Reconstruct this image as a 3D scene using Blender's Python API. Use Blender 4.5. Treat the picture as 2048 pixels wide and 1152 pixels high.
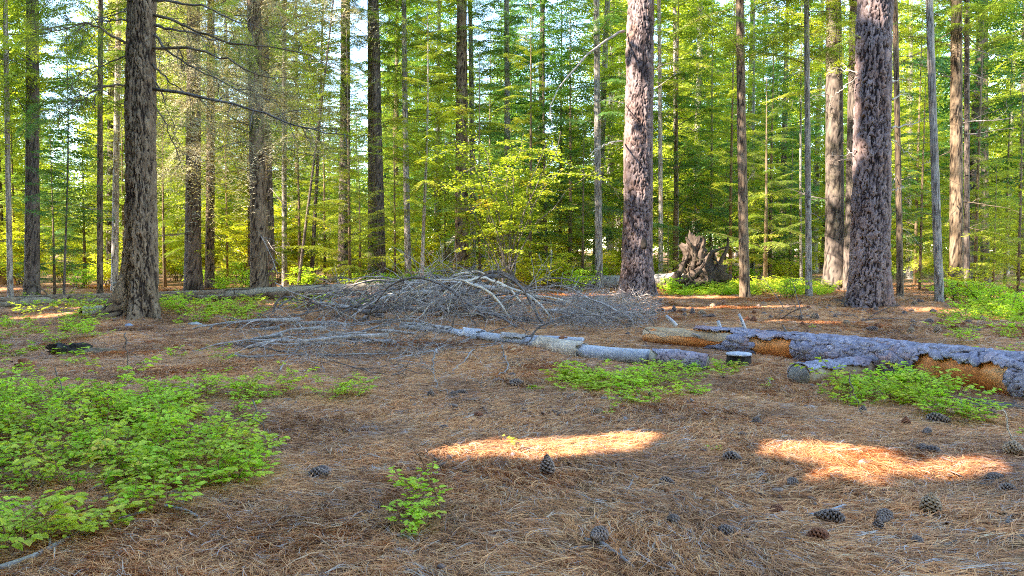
import bpy, math
import numpy as np
from math import sin, cos, pi, radians
for o in list(bpy.data.objects): bpy.data.objects.remove(o)
sc = bpy.context.scene
COL = sc.collection
# ------------------------------------------------------------------ camera, sky, sun
FPX = 1607.0; PITCH = radians(2.71); CAMZ = 1.1
cd = bpy.data.cameras.new('camera'); cam = bpy.data.objects.new('camera', cd); COL.objects.link(cam)
cd.sensor_width = 36; cd.lens = 36 * FPX / 2048; cd.clip_end = 3000; cd.clip_start = .05
cam.location = (0, 0, CAMZ); cam.rotation_euler = (pi / 2 - PITCH, 0, 0); sc.camera = cam
SUN_EL = radians(36); SUN_AZ_VEC = np.array([-.90, -.43, 0]); SUN_AZ_VEC /= np.linalg.norm(SUN_AZ_VEC)
SUNV = np.array([SUN_AZ_VEC[0] * cos(SUN_EL), SUN_AZ_VEC[1] * cos(SUN_EL), sin(SUN_EL)])
w = bpy.data.worlds.new('World'); sc.world = w; w.use_nodes = True
nt = w.node_tree; bg = nt.nodes['Background']
sky = nt.nodes.new('ShaderNodeTexSky'); sky.sky_type = 'NISHITA'; sky.sun_disc = False
sky.sun_elevation = SUN_EL; sky.sun_rotation = math.atan2(SUNV[0], SUNV[1]); sky.altitude = 600
sky.air_density = 1.0; sky.dust_density = .1; sky.ozone_density = 1.3
nt.links.new(sky.outputs[0], bg.inputs[0]); bg.inputs[1].default_value = .15
sl = bpy.data.lights.new('sun', 'SUN'); sl.energy = 3.0; sl.angle = radians(.45); sl.color = (1, .90, .76)
so = bpy.data.objects.new('sun', sl); COL.objects.link(so)
from mathutils import Vector, Matrix
so.rotation_euler = Vector(SUNV).to_track_quat('Z', 'Y').to_euler()
sc.view_settings.view_transform = 'Standard'; sc.view_settings.look = 'None'
sc.view_settings.gamma = 1; sc.view_settings.use_curve_mapping = False
sc.view_settings.exposure = 3.02
sc.render.engine = 'CYCLES'
sc.cycles.max_bounces = 6; sc.cycles.diffuse_bounces = 4; sc.cycles.transmission_bounces = 4
sc.cycles.glossy_bounces = 2; sc.cycles.transparent_max_bounces = 4
sc.cycles.use_denoising = False; sc.cycles.filter_width = 1.05; sc.cycles.sample_clamp_indirect = 6

R0 = np.random.RandomState(11)
# ------------------------------------------------------------------ noise and terrain
def hsh(ix, iy, s=0):
    n = (ix.astype(np.int64) * 374761393 + iy.astype(np.int64) * 668265263 + s * 974711) & 0x7fffffff
    n = ((n ^ (n >> 13)) * 1274126177) & 0x7fffffff
    n = ((n ^ (n >> 15)) * 461845907) & 0x7fffffff
    return ((n ^ (n >> 16)) & 0xffff) / 65535.0
def vn(x, y, s=0):
    x = np.asarray(x, float); y = np.asarray(y, float)
    ix = np.floor(x); iy = np.floor(y); fx = x - ix; fy = y - iy
    fx = fx * fx * (3 - 2 * fx); fy = fy * fy * (3 - 2 * fy)
    a = hsh(ix, iy, s); b = hsh(ix + 1, iy, s); c = hsh(ix, iy + 1, s); d = hsh(ix + 1, iy + 1, s)
    return (a * (1 - fx) + b * fx) * (1 - fy) + (c * (1 - fx) + d * fx) * fy - .5
def sstep(a, b, x):
    t = np.clip((x - a) / (b - a), 0, 1); return t * t * (3 - 2 * t)
MOUNDS = [(2.6, 16.6, .10, 1.3), (7.6, 16.0, .12, 1.5), (-6.0, 12.9, .16, 1.0), (1.0, 5.5, .035, .45), (-4.9, 9.6, .07, .7),
          (2.6, 7.3, .05, .5), (-.2, 6.3, .02, .5), (4.2, 11., .05, 1.3)]
def terr(x, y):
    x = np.asarray(x, float); y = np.asarray(y, float)
    h = .16 * vn(x / 3.4, y / 3.4, 1) + .06 * vn(x / 1.1, y / 1.1, 2) + .028 * vn(x / .42, y / .42, 3) + .010 * vn(x / .15, y / .15, 4)
    h = h * (1 - .4 * np.exp(-(x * x + y * y) / 4)) + .5 * vn(x / 30, y / 30, 5) * sstep(22, 60, np.hypot(x, y))
    for mx, my, a, r in MOUNDS:
        h = h + a * np.exp(-((x - mx) ** 2 + (y - my) ** 2) / (r * r))
    return h
FW = np.array([0, cos(PITCH), -sin(PITCH)]); UP = np.array([0, sin(PITCH), cos(PITCH)]); CAM = np.array([0, 0, CAMZ])
def ray(px, py):
    return FW + np.array([(px - 1024) / FPX, 0, 0]) + UP * ((576 - py) / FPX)
def P(px, py, d):
    r = ray(px, py); return CAM + r * (d / r[1])
def G(px, py, dmax=60):
    r = ray(px, py)
    ts = np.linspace(1.5, dmax, 3000); pts = CAM + ts[:, None] * r
    below = pts[:, 2] < terr(pts[:, 0], pts[:, 1])
    i = int(np.argmax(below)) if below.any() else len(ts) - 1
    p = pts[i].copy(); p[2] = float(terr(p[0], p[1])); return p
def gz(x, y): return float(terr(x, y))

# ------------------------------------------------------------------ mesh helpers
class Geo:
    def __init__(s): s.v = []; s.q = []; s.m = []; s.a = []; s.n = 0
    def add(s, V, Q, m=0, a=None):
        V = np.asarray(V, float).reshape(-1, 3); Q = np.asarray(Q, np.int64).reshape(-1, 4)
        s.v.append(V); s.q.append(Q + s.n); s.n += len(V)
        s.m.append(np.full(len(Q), m) if np.isscalar(m) else np.asarray(m))
        s.a.append(np.full(len(V), .5) if a is None else (np.full(len(V), a) if np.isscalar(a) else np.asarray(a, float)))
        return s
    def arr(s):
        if not s.v: return np.zeros((0, 3)), np.zeros((0, 4), int), np.zeros(0, int), np.zeros(0)
        return np.concatenate(s.v), np.concatenate(s.q), np.concatenate(s.m), np.concatenate(s.a)
def mesh(name, geo, mats, smooth=False):
    V, Q, M, A = geo.arr() if isinstance(geo, Geo) else geo
    me = bpy.data.meshes.new(name)
    tri = Q[:, 2] == Q[:, 3]
    cnt = np.where(tri, 3, 4); st = np.concatenate([[0], np.cumsum(cnt)[:-1]]) if len(cnt) else np.zeros(0)
    keep = np.ones(Q.shape, bool); keep[tri, 3] = False
    L = Q[keep]
    me.vertices.add(len(V)); me.vertices.foreach_set('co', V.astype(np.float32).ravel())
    me.loops.add(len(L)); me.loops.foreach_set('vertex_index', L.astype(np.int32))
    me.polygons.add(len(Q)); me.polygons.foreach_set('loop_start', st.astype(np.int32))
    for m in (mats if isinstance(mats, (list, tuple)) else [mats]): me.materials.append(m)
    me.polygons.foreach_set('material_index', M.astype(np.int32))
    if smooth: me.polygons.foreach_set('use_smooth', np.ones(len(Q), bool))
    at = me.attributes.new('tone', 'FLOAT', 'POINT'); at.data.foreach_set('value', A.astype(np.float32))
    me.update(); me.validate()
    return me
def obj(name, me, parent=None, loc=(0, 0, 0), rot=(0, 0, 0), scale=1.0, label=None, cat=None, group=None, kind=None):
    o = bpy.data.objects.new(name, me); COL.objects.link(o)
    o.location = tuple(loc); o.rotation_euler = tuple(rot); o.scale = (scale,) * 3 if np.isscalar(scale) else tuple(scale)
    if parent is not None: o.parent = parent
    if label: o['label'] = label
    if cat: o['category'] = cat
    if group: o['group'] = group
    if kind: o['kind'] = kind
    return o
def nrm(v):
    v = np.asarray(v, float); return v / (np.linalg.norm(v, axis=-1, keepdims=True) + 1e-9)
def tube(pts, rad, seg=6, cap=True, wob=0, rs=None, wobs=5.):
    pts = np.asarray(pts, float); n = len(pts); rad = np.broadcast_to(np.asarray(rad, float), (n,))
    T = nrm(np.gradient(pts, axis=0))
    ref = np.array([0, 0, 1.]) if abs(T[:, 2]).mean() < .8 else np.array([0, 1., 0])
    A = nrm(np.cross(T, ref)); B = np.cross(T, A)
    th = np.linspace(0, 2 * pi, seg, endpoint=False)
    r = rad[:, None] * np.ones(seg)
    if wob:
        s = (rs or R0).randint(999)
        ln = np.concatenate([[0], np.cumsum(np.linalg.norm(np.diff(pts, axis=0), axis=1))])
        r = r * (1 + wob * (vn(ln[:, None] * wobs, th[None] * 1.3 + 5, s) + vn(ln[:, None] * wobs * 2.7, np.cos(th)[None] * 3 + 9, s + 1)))
    V = pts[:, None] + r[..., None] * (np.cos(th)[None, :, None] * A[:, None] + np.sin(th)[None, :, None] * B[:, None])
    V = V.reshape(-1, 3); i = np.arange(n - 1)[:, None] * seg; j = np.arange(seg)[None]; k = (j + 1) % seg
    Q = np.stack([i + j, i + k, i + seg + k, i + seg + j], -1).reshape(-1, 4)
    if cap:
        V = np.vstack([V, pts[0], pts[-1]]); c0 = n * seg; c1 = c0 + 1; j = np.arange(seg); k = (j + 1) % seg
        q0 = np.stack([np.full(seg, c0), k, j, j], -1); e = (n - 1) * seg
        q1 = np.stack([np.full(seg, c1), e + j, e + k, e + k], -1); Q = np.vstack([Q, q0, q1])
    return V, Q
def smooth_path(cp, n):
    cp = np.asarray(cp, float); t = np.linspace(0, len(cp) - 1, n); out = []
    for x in t:
        i = min(int(x), len(cp) - 2); f = x - i
        p0 = cp[max(i - 1, 0)]; p1 = cp[i]; p2 = cp[i + 1]; p3 = cp[min(i + 2, len(cp) - 1)]
        out.append(.5 * ((2 * p1) + (-p0 + p2) * f + (2 * p0 - 5 * p1 + 4 * p2 - p3) * f * f + (-p0 + 3 * p1 - 3 * p2 + p3) * f ** 3))
    return np.array(out)
def blades(Pp, D, N, L, W, mid=.45):
    L = np.broadcast_to(np.asarray(L, float), (len(Pp),))[:, None]; W = np.broadcast_to(np.asarray(W, float), (len(Pp),))[:, None]
    V = np.stack([Pp, Pp + D * L * mid + N * W / 2, Pp + D * L, Pp + D * L * mid - N * W / 2], 1).reshape(-1, 3)
    return V, np.arange(len(Pp) * 4).reshape(-1, 4)
def leaves(Pp, D, U, L, W, fold=.25, serr=None):
    """ovate folded leaves: two quads each"""
    n = len(Pp); L = np.broadcast_to(np.asarray(L, float), (n,))[:, None]; W = np.broadcast_to(np.asarray(W, float), (n,))[:, None]
    D = nrm(D); S = nrm(np.cross(D, U)); U = np.cross(S, D)
    def pt(a, b, c): return Pp + D * L * a + S * W * b + U * W * c
    V = np.stack([Pp, pt(.28, .46, fold), pt(.68, .38, fold * .9), pt(1, 0, -.12), pt(.68, -.38, fold * .9), pt(.28, -.46, fold)], 1).reshape(-1, 3)
    b = np.arange(n)[:, None] * 6
    Q = np.stack([b + [0, 1, 2, 3], b + [0, 3, 4, 5]], 1).reshape(-1, 4)
    return V, Q
def rotm(ax, ay, az):
    cx, sx, cy, sy, cz, sz = cos(ax), sin(ax), cos(ay), sin(ay), cos(az), sin(az)
    Rx = np.array([[1, 0, 0], [0, cx, -sx], [0, sx, cx]]); Ry = np.array([[cy, 0, sy], [0, 1, 0], [-sy, 0, cy]])
    Rz = np.array([[cz, -sz, 0], [sz, cz, 0], [0, 0, 1]]); return Rz @ Ry @ Rx
def blob(nu, nv, r, amp, s, freq=3.):
    u = np.linspace(0, 2 * pi, nu, endpoint=False); v = np.linspace(0, pi, nv)
    U, Vv = np.meshgrid(u, v); d = np.stack([np.cos(U) * np.sin(Vv), np.sin(U) * np.sin(Vv), np.cos(Vv)], -1)
    k = 1 + amp * (vn(d[..., 0] * freq + 7, d[..., 1] * freq + d[..., 2] * 2.1 * freq, s) + .5 * vn(d[..., 0] * freq * 2.3 + d[..., 2] * freq, d[..., 1] * freq * 2.3, s + 1)) * 2
    V = (d * k[..., None] * np.asarray(r)).reshape(-1, 3)
    i = np.arange(nv - 1)[:, None] * nu; j = np.arange(nu)[None]; kk = (j + 1) % nu
    Q = np.stack([i + j, i + nu + j, i + nu + kk, i + kk], -1).reshape(-1, 4)
    return V, Q

# ------------------------------------------------------------------ materials
def newmat(name):
    m = bpy.data.materials.new(name); m.use_nodes = True; t = m.node_tree
    for n in list(t.nodes): t.nodes.remove(n)
    out = t.nodes.new('ShaderNodeOutputMaterial'); return m, t, out
def N(t, ty, **kw):
    n = t.nodes.new(ty)
    for k, v in kw.items(): setattr(n, k, v)
    return n
def ramp(t, fac, stops):
    r = N(t, 'ShaderNodeValToRGB'); e = r.color_ramp.elements
    while len(e) > 1: e.remove(e[-1])
    e[0].position = stops[0][0]; e[0].color = (*stops[0][1], 1)
    for p, c in stops[1:]:
        x = e.new(p); x.color = (*c, 1)
    t.links.new(fac, r.inputs[0]); return r.outputs[0]
def mix(t, fac, a, b, mode='MIX'):
    n = N(t, 'ShaderNodeMix', data_type='RGBA', blend_type=mode)
    for s, v in ((n.inputs[0], fac), (n.inputs[6], a), (n.inputs[7], b)):
        if isinstance(v, (int, float)): s.default_value = v
        elif isinstance(v, tuple): s.default_value = (*v, 1)
        else: t.links.new(v, s)
    return n.outputs[2]
def math_(t, op, a, b=0., c=None):
    n = N(t, 'ShaderNodeMath', operation=op)
    for s, v in zip(n.inputs, (a, b, c)):
        if v is None: continue
        if isinstance(v, (int, float)): s.default_value = v
        else: t.links.new(v, s)
    return n.outputs[0]
def noise(t, scale, detail=4, rough=.6, vec=None, sc3=None, dist=0., rz=None):
    n = N(t, 'ShaderNodeTexNoise'); n.inputs['Scale'].default_value = scale; n.inputs['Detail'].default_value = detail
    n.inputs['Roughness'].default_value = rough; n.inputs['Distortion'].default_value = dist
    co = N(t, 'ShaderNodeTexCoord').outputs['Object'] if vec is None else vec
    if sc3:
        mp = N(t, 'ShaderNodeMapping'); mp.vector_type = 'TEXTURE' if rz is not None else 'POINT'; mp.inputs['Rotation'].default_value = (0, 0, rz or 0); mp.inputs['Scale'].default_value = sc3 if rz is None else tuple(1 / q for q in sc3); t.links.new(co, mp.inputs[0]); co = mp.outputs[0]
    t.links.new(co, n.inputs['Vector']); return n.outputs[0]
def tone(t):
    a = N(t, 'ShaderNodeAttribute'); a.attribute_name = 'tone'; return a.outputs['Fac']
def surf(t, out, col, rough=.85, bump=None, bstr=.4, bdist=.01, spec=.25):
    p = N(t, 'ShaderNodeBsdfPrincipled'); t.links.new(col, p.inputs['Base Color']) if not isinstance(col, tuple) else setattr(p.inputs['Base Color'], 'default_value', (*col, 1))
    p.inputs['Roughness'].default_value = rough; p.inputs['Specular IOR Level'].default_value = spec
    if bump is not None:
        b = N(t, 'ShaderNodeBump'); b.inputs['Strength'].default_value = bstr; b.inputs['Distance'].default_value = bdist
        t.links.new(bump, b.inputs['Height']); t.links.new(b.outputs[0], p.inputs['Normal'])
    t.links.new(p.outputs[0], out.inputs[0]); return p
def foliage(name, c_lo, c_hi, c_alt, alt=.15, trans=.45, nscale=1.4):
    m, t, out = newmat(name)
    oi = N(t, 'ShaderNodeObjectInfo').outputs['Random']
    geo = N(t, 'ShaderNodeNewGeometry').outputs['Position']
    n1 = noise(t, nscale, 3, .6, vec=geo); tn = tone(t)
    f = math_(t, 'ADD', math_(t, 'MULTIPLY', n1, .9), math_(t, 'MULTIPLY', tn, .7))
    f = math_(t, 'ADD', f, math_(t, 'MULTIPLY', oi, .25)); f = math_(t, 'SUBTRACT', f, .45)
    base = ramp(t, f, [(.1, c_lo), (.75, c_hi)])
    n2 = noise(t, nscale * .7, 2, .5, vec=geo, sc3=(1.3, 1, 1.7))
    a = ramp(t, math_(t, 'ADD', n2, math_(t, 'MULTIPLY', math_(t, 'SUBTRACT', tn, .5), .3)), [(.60, (0, 0, 0)), (.72, (1, 1, 1))])
    am = N(t, 'ShaderNodeRGBToBW'); t.links.new(a, am.inputs[0])
    col = mix(t, math_(t, 'MULTIPLY', am.outputs[0], alt), base, c_alt)
    d = N(t, 'ShaderNodeBsdfDiffuse'); tr = N(t, 'ShaderNodeBsdfTranslucent'); g = N(t, 'ShaderNodeBsdfGlossy')
    t.links.new(col, d.inputs[0])
    tc = mix(t, 1.0, col, (1.35, 1.35, .55), 'MULTIPLY'); t.links.new(tc, tr.inputs[0])
    g.inputs['Roughness'].default_value = .45; g.inputs[0].default_value = (.6, .65, .6, 1)
    m1 = N(t, 'ShaderNodeMixShader'); m1.inputs[0].default_value = trans; t.links.new(d.outputs[0], m1.inputs[1]); t.links.new(tr.outputs[0], m1.inputs[2])
    m2 = N(t, 'ShaderNodeMixShader'); m2.inputs[0].default_value = .03; t.links.new(m1.outputs[0], m2.inputs[1]); t.links.new(g.outputs[0], m2.inputs[2])
    t.links.new(m2.outputs[0], out.inputs[0]); return m
M = {}
M['fir'] = foliage('fir_needles', (.085, .165, .022), (.38, .48, .055), (.34, .26, .05), .5)
M['fir_blue'] = foliage('blue_fir_needles', (.04, .12, .038), (.17, .34, .08), (.28, .25, .05), .3)
M['fir_lime'] = foliage('lime_fir_needles', (.24, .34, .03), (.60, .64, .06), (.50, .36, .06), .6)
M['fir_brown'] = foliage('olive_brown_needles', (.32, .28, .17), (.62, .56, .40), (.58, .40, .22), .6, .35)
M['leaf_yellow'] = foliage('yellow_green_leaves', (.34, .40, .04), (.76, .76, .07), (.76, .50, .06), .6, .5)
M['leaf_lime2'] = foliage('yellowing_leaves', (.30, .42, .03), (.66, .74, .09), (.72, .50, .10), .9, .4, 4.)
M['leaf_olive'] = foliage('olive_green_leaves', (.28, .38, .04), (.66, .70, .07), (.74, .52, .06), .7, .5)
M['leaf_lime'] = foliage('bright_green_leaves', (.36, .56, .04), (.64, .84, .09), (.76, .74, .10), .8, .45, 3.)
def bark(name, plate_a, plate_b, crack, patch, bstr=.6):
    m, t, out = newmat(name); tn = tone(t)
    big = noise(t, 1.3, 3, .6); n2 = noise(t, 30, 5, .65, sc3=(1, 1, .3)); n3 = noise(t, 9, 4, .6, sc3=(1, 1, .35))
    pa = mix(t, ramp_bw(t, n3, .35, .65), plate_a, plate_b)
    pa = mix(t, ramp_bw(t, big, .52, .68), pa, patch)
    v = mix(t, 1.0, pa, ramp(t, n2, [(.3, (.74, .72, .72)), (.7, (1.2, 1.18, 1.16))]), 'MULTIPLY')
    v = mix(t, 1.0, v, ramp(t, tn, [(.2, (.72, .70, .72)), (.6, (1., .98, .96)), (1, (1.18, 1.14, 1.12))]), 'MULTIPLY')
    col = mix(t, ramp_bw(t, tn, .10, .38), crack, v)
    surf(t, out, col, .9, n2, bstr, .012); return m
def ramp_bw(t, fac, a, b):
    r = ramp(t, fac, [(a, (0, 0, 0)), (b, (1, 1, 1))]); n = N(t, 'ShaderNodeRGBToBW'); t.links.new(r, n.inputs[0]); return n.outputs[0]
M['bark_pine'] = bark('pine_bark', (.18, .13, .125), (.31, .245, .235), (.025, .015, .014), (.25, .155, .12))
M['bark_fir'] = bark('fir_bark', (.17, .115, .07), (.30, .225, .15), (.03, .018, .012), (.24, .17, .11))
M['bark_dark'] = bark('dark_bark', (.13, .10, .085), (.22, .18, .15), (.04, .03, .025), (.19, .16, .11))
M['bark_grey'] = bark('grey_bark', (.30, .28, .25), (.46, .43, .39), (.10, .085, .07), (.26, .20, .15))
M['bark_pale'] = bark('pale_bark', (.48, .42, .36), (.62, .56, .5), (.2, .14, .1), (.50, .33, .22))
def wood(name, a, b, c, rough=.8, scl=(1, 1, 1), rz=None):
    m, t, out = newmat(name); n1 = noise(t, 6, 5, .65, sc3=scl, rz=rz); n2 = noise(t, 40, 4, .6, sc3=scl, rz=rz); tn = tone(t)
    col = ramp(t, n1, [(.3, a), (.5, b), (.7, c)])
    col = mix(t, 1.0, col, ramp(t, n2, [(.3, (.75, .75, .75)), (.65, (1.12, 1.12, 1.12))]), 'MULTIPLY')
    col = mix(t, 1.0, col, ramp(t, tn, [(0, (.35, .33, .32)), (.5, (1, 1, 1)), (1, (1.5, 1.5, 1.5))]), 'MULTIPLY')
    surf(t, out, col, rough, n2, .5, .006); return m
def az_of(a, b): a = G(*a); b = G(*b); return math.atan2(b[1] - a[1], b[0] - a[0])
AZR = az_of((1450, 706), (2048, 800)); AZG = az_of((806, 662), (1300, 736))
M['dead'] = wood('weathered_grey_twig', (.18, .145, .125), (.34, .29, .26), (.54, .47, .43))
M['dead_dark'] = wood('dark_dead_bark', (.09, .07, .06), (.17, .14, .125), (.26, .22, .20))
M['dead_brown'] = wood('brown_dead_branch', (.10, .075, .05), (.19, .14, .09), (.28, .22, .15))
M['dead_pale'] = wood('bleached_branch', (.38, .32, .25), (.52, .45, .37), (.62, .56, .48))
M['root'] = wood('root_wood', (.045, .03, .022), (.10, .07, .052), (.17, .125, .095))
M['moss'] = wood('mossy_branch', (.22, .24, .05), (.34, .34, .08), (.30, .26, .12))
M['grey_wood'] = wood('bare_grey_wood', (.30, .29, .32), (.46, .45, .48), (.58, .56, .58), .7, (.08, 1, 1), AZG)
M['tan_wood'] = wood('tan_wood', (.32, .18, .09), (.48, .32, .18), (.58, .44, .30), .7, (.08, 1, 1), AZR)
M['orange_wood'] = wood('orange_wood', (.50, .13, .03), (.80, .28, .07), (.74, .42, .20), .6, (.07, 1, 1), AZR)
M['pale_bark_log'] = wood('cream_log_bark', (.34, .25, .17), (.50, .40, .30), (.62, .54, .44), .8, (1, .3, .3))
M['stump_wood'] = wood('weathered_stump_wood', (.20, .16, .11), (.34, .28, .20), (.46, .38, .27), .85, (1, 1, .12))
M['near_black'] = wood('charred_and_hole_black', (.015, .012, .01), (.04, .032, .025), (.09, .07, .055))  # colour of charred wood; also paints shade inside knot hole and hollow log
M['rot'] = wood('red_rotten_wood', (.20, .06, .03), (.33, .12, .05), (.40, .22, .12))
M['log_plate'] = bark('log_bark_plates', (.22, .20, .26), (.40, .38, .45), (.025, .018, .02), (.34, .21, .19), .5)  # purple tinge of skylight on the logs is mixed into this bark colour
M['cone'] = wood('pine_cone', (.08, .055, .045), (.20, .145, .12), (.40, .33, .30))
M['cone_red'] = wood('reddish_pine_cone', (.10, .035, .02), (.20, .08, .04), (.30, .16, .10))
M['cone_brown'] = wood('brown_pine_cone', (.16, .10, .06), (.28, .19, .12), (.38, .28, .20))
M['rock'] = wood('pale_rock', (.34, .34, .33), (.50, .50, .48), (.62, .62, .60))
M['rock_blue'] = wood('blue_grey_rock', (.22, .24, .32), (.33, .36, .45), (.42, .45, .52))
M['canvas'] = wood('tan_canvas', (.36, .30, .22), (.44, .37, .28), (.50, .43, .34))
M['dark'] = wood('painted_dark_opening', (.008, .008, .008), (.012, .012, .012), (.02, .02, .02))
M['stem_red'] = wood('reddish_stem', (.12, .06, .03), (.22, .11, .05), (.30, .18, .09))
M['flake'] = wood('bark_crumbs', (.10, .07, .06), (.26, .17, .13), (.48, .40, .38))
# needle litter
m, t, out = newmat('dry_pine_needles'); tn = tone(t)
col = ramp(t, tn, [(0, (.09, .04, .02)), (.22, (.34, .14, .05)), (.48, (.76, .335, .125)), (.74, (.84, .46, .20)), (.88, (.56, .42, .30)), (.94, (.56, .50, .48)), (1, (.90, .68, .38))])
big = noise(t, .9, 3, .6, vec=N(t, 'ShaderNodeNewGeometry').outputs['Position'])
col = mix(t, 1., col, ramp(t, big, [(.35, (.66, .62, .66)), (.5, (1, .98, .97)), (.65, (1.12, 1.03, .93))]), 'MULTIPLY')
surf(t, out, col, .65, spec=.3); M['litter'] = m
m, t, out = newmat('forest_floor')
n1 = noise(t, .8, 5, .6); n2 = noise(t, 9, 6, .7, dist=1.5); n3 = noise(t, 55, 5, .75, dist=.6)
col = ramp(t, n2, [(.3, (.12, .06, .03)), (.45, (.30, .155, .075)), (.6, (.44, .25, .12)), (.75, (.34, .28, .26))])
col = mix(t, 1., col, ramp(t, n3, [(.3, (.5, .48, .48)), (.6, (1.25, 1.2, 1.15))]), 'MULTIPLY')
n4 = noise(t, .35, 4, .6)
col = mix(t, ramp_bw(t, n4, .52, .6), col, mix(t, .6, col, (.16, .13, .06)))
surf(t, out, col, .95, n3, .7, .02); M['floor'] = m

# ------------------------------------------------------------------ ground sheet
def axis_(lo, hi, dlo, dhi, step, g):
    a = list(np.arange(dlo, dhi, step)); s = step; x = a[-1]
    while x < hi: s *= g; x += s; a.append(x)
    s = step; x = a[0]; b = []
    while x > lo: s *= g; x -= s; b.append(x)
    return np.array(b[::-1] + a)
gx = axis_(-600, 600, -9, 9, .08, 1.1); gy = axis_(-300, 900, 1.6, 17, .07, 1.085)
GX, GY = np.meshgrid(gx, gy); GZ = terr(GX, GY) - .008
V = np.stack([GX, GY, GZ], -1).reshape(-1, 3); nx = len(gx); i = np.arange(len(gy) - 1)[:, None] * nx; j = np.arange(nx - 1)[None]
Q = np.stack([i + j, i + j + 1, i + nx + j + 1, i + nx + j], -1).reshape(-1, 4)
obj('ground', mesh('ground', Geo().add(V, Q), M['floor'], True), label='forest floor of brown soil under pine needles', kind='structure')

# ------------------------------------------------------------------ scatter of stuff through geometry nodes
def scatter(name, variants, pts, rots, scl, label, seed=0):
    col = bpy.data.collections.new(name + '_sources')
    for k, me in enumerate(variants):
        o = bpy.data.objects.new('%s_source_%02d' % (name, k), me); col.objects.link(o)
    me = bpy.data.meshes.new(name); me.vertices.add(len(pts)); me.vertices.foreach_set('co', np.asarray(pts, np.float32).ravel())
    a = me.attributes.new('rot', 'FLOAT_VECTOR', 'POINT'); a.data.foreach_set('vector', np.asarray(rots, np.float32).ravel())
    a = me.attributes.new('scl', 'FLOAT', 'POINT'); a.data.foreach_set('value', np.asarray(scl, np.float32))
    a = me.attributes.new('idx', 'INT', 'POINT'); a.data.foreach_set('value', np.random.RandomState(seed).randint(0, len(variants), len(pts)).astype(np.int32))
    o = obj(name, me, label=label, kind='stuff')
    g = bpy.data.node_groups.new(name, 'GeometryNodeTree')
    g.interface.new_socket('Geometry', in_out='INPUT', socket_type='NodeSocketGeometry'); g.interface.new_socket('Geometry', in_out='OUTPUT', socket_type='NodeSocketGeometry')
    gi = g.nodes.new('NodeGroupInput'); go = g.nodes.new('NodeGroupOutput'); ci = g.nodes.new('GeometryNodeCollectionInfo'); ip = g.nodes.new('GeometryNodeInstanceOnPoints')
    ci.inputs['Collection'].default_value = col; ci.inputs['Separate Children'].default_value = True; ci.inputs['Reset Children'].default_value = True
    def na(n, ty):
        x = g.nodes.new('GeometryNodeInputNamedAttribute'); x.data_type = ty; x.inputs['Name'].default_value = n; return x.outputs['Attribute']
    g.links.new(gi.outputs[0], ip.inputs['Points']); g.links.new(ci.outputs[0], ip.inputs['Instance']); ip.inputs['Pick Instance'].default_value = True
    g.links.new(na('idx', 'INT'), ip.inputs['Instance Index']); g.links.new(na('rot', 'FLOAT_VECTOR'), ip.inputs['Rotation']); g.links.new(na('scl', 'FLOAT'), ip.inputs['Scale'])
    g.links.new(ip.outputs[0], go.inputs[0])
    md = o.modifiers.new('scatter', 'NODES'); md.node_group = g; return o
def litter_tuft(seed, n=210, r=.20, spread=.9):
    rs = np.random.RandomState(seed); g = Geo()
    nf = n // 3; th0 = rs.normal(0, spread, nf); px = rs.uniform(-r, r, nf); py = rs.uniform(-r, r, nf)
    th = np.repeat(th0, 3) + rs.normal(0, .10, nf * 3); L = rs.uniform(.11, .19, nf * 3)
    base = np.stack([np.repeat(px, 3), np.repeat(py, 3), rs.uniform(.0, .022, nf * 3)], -1)
    lift = rs.uniform(-.02, .10, nf * 3); cur = rs.normal(0, .7, nf * 3); wd = rs.uniform(.0007, .0013, nf * 3)
    tn = np.repeat(np.clip(rs.beta(1.6, 1.6, nf), 0, 1), 3)
    K = 4; rows = []
    for k in range(K):
        s = k / (K - 1); a = th + cur * (s - .5)
        p = base + np.stack([np.cos(a) * L * (s - .5), np.sin(a) * L * (s - .5), lift * L * 4 * s * (1 - s) + .006 * s], -1)
        sd = np.stack([-np.sin(a), np.cos(a), rs.uniform(-.3, .9) * np.ones_like(a)], -1) * (wd * (1 if 0 < k < K - 1 else .55))[:, None]
        rows.append(p - sd); rows.append(p + sd)
    V = np.stack(rows, 1).reshape(-1, 3); b = np.arange(nf * 3)[:, None] * (2 * K)
    Q = np.concatenate([b + [2 * k, 2 * k + 1, 2 * k + 3, 2 * k + 2] for k in range(K - 1)])
    g.add(V, Q, 0, np.repeat(tn, 2 * K)); return mesh('needle_tuft', g, M['litter'])
tufts = [litter_tuft(s, spread=(.25, .5, .9, 1.6)[s % 4]) for s in range(14)]
rs = np.random.RandomState(5)
def frustum_pts(n, y0, y1, marg, rs, pw=1.):
    y = y0 + (y1 - y0) * rs.uniform(0, 1, n) ** pw; hw = .64 * y + marg; x = rs.uniform(-1, 1, n) * hw; return x, y
XS, YS, SS = [], [], []
for (n, y0, y1, pw, s0) in ((5200, 1.4, 7.5, .62, .95), (7600, 7.0, 14, .75, 1.05), (5200, 13, 24, .8, 1.35)):
    x, y = frustum_pts(n, y0, y1, 1.4, rs, pw); XS.append(x); YS.append(y); SS.append(s0 * rs.uniform(.8, 1.2, n))
x = np.concatenate(XS); y = np.concatenate(YS); s = np.concatenate(SS)
kp_ = (vn(x / .9, y / .6, 91) + .5 * vn(x / .3, y / .25, 92) > -.30) | (rs.uniform(0, 1, len(x)) < .35); x = x[kp_]; y = y[kp_]; s = s[kp_]
z = terr(x, y) + rs.uniform(-.004, .012, len(x)); e = .1
sx = (terr(x + e, y) - terr(x - e, y)) / (2 * e); sy = (terr(x, y + e) - terr(x, y - e)) / (2 * e)
ang = 7 * vn(x / 1.3, y / 1.0, 21) + 3 * vn(x / .45, y / .4, 22) + rs.normal(0, .35, len(x))
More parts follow.
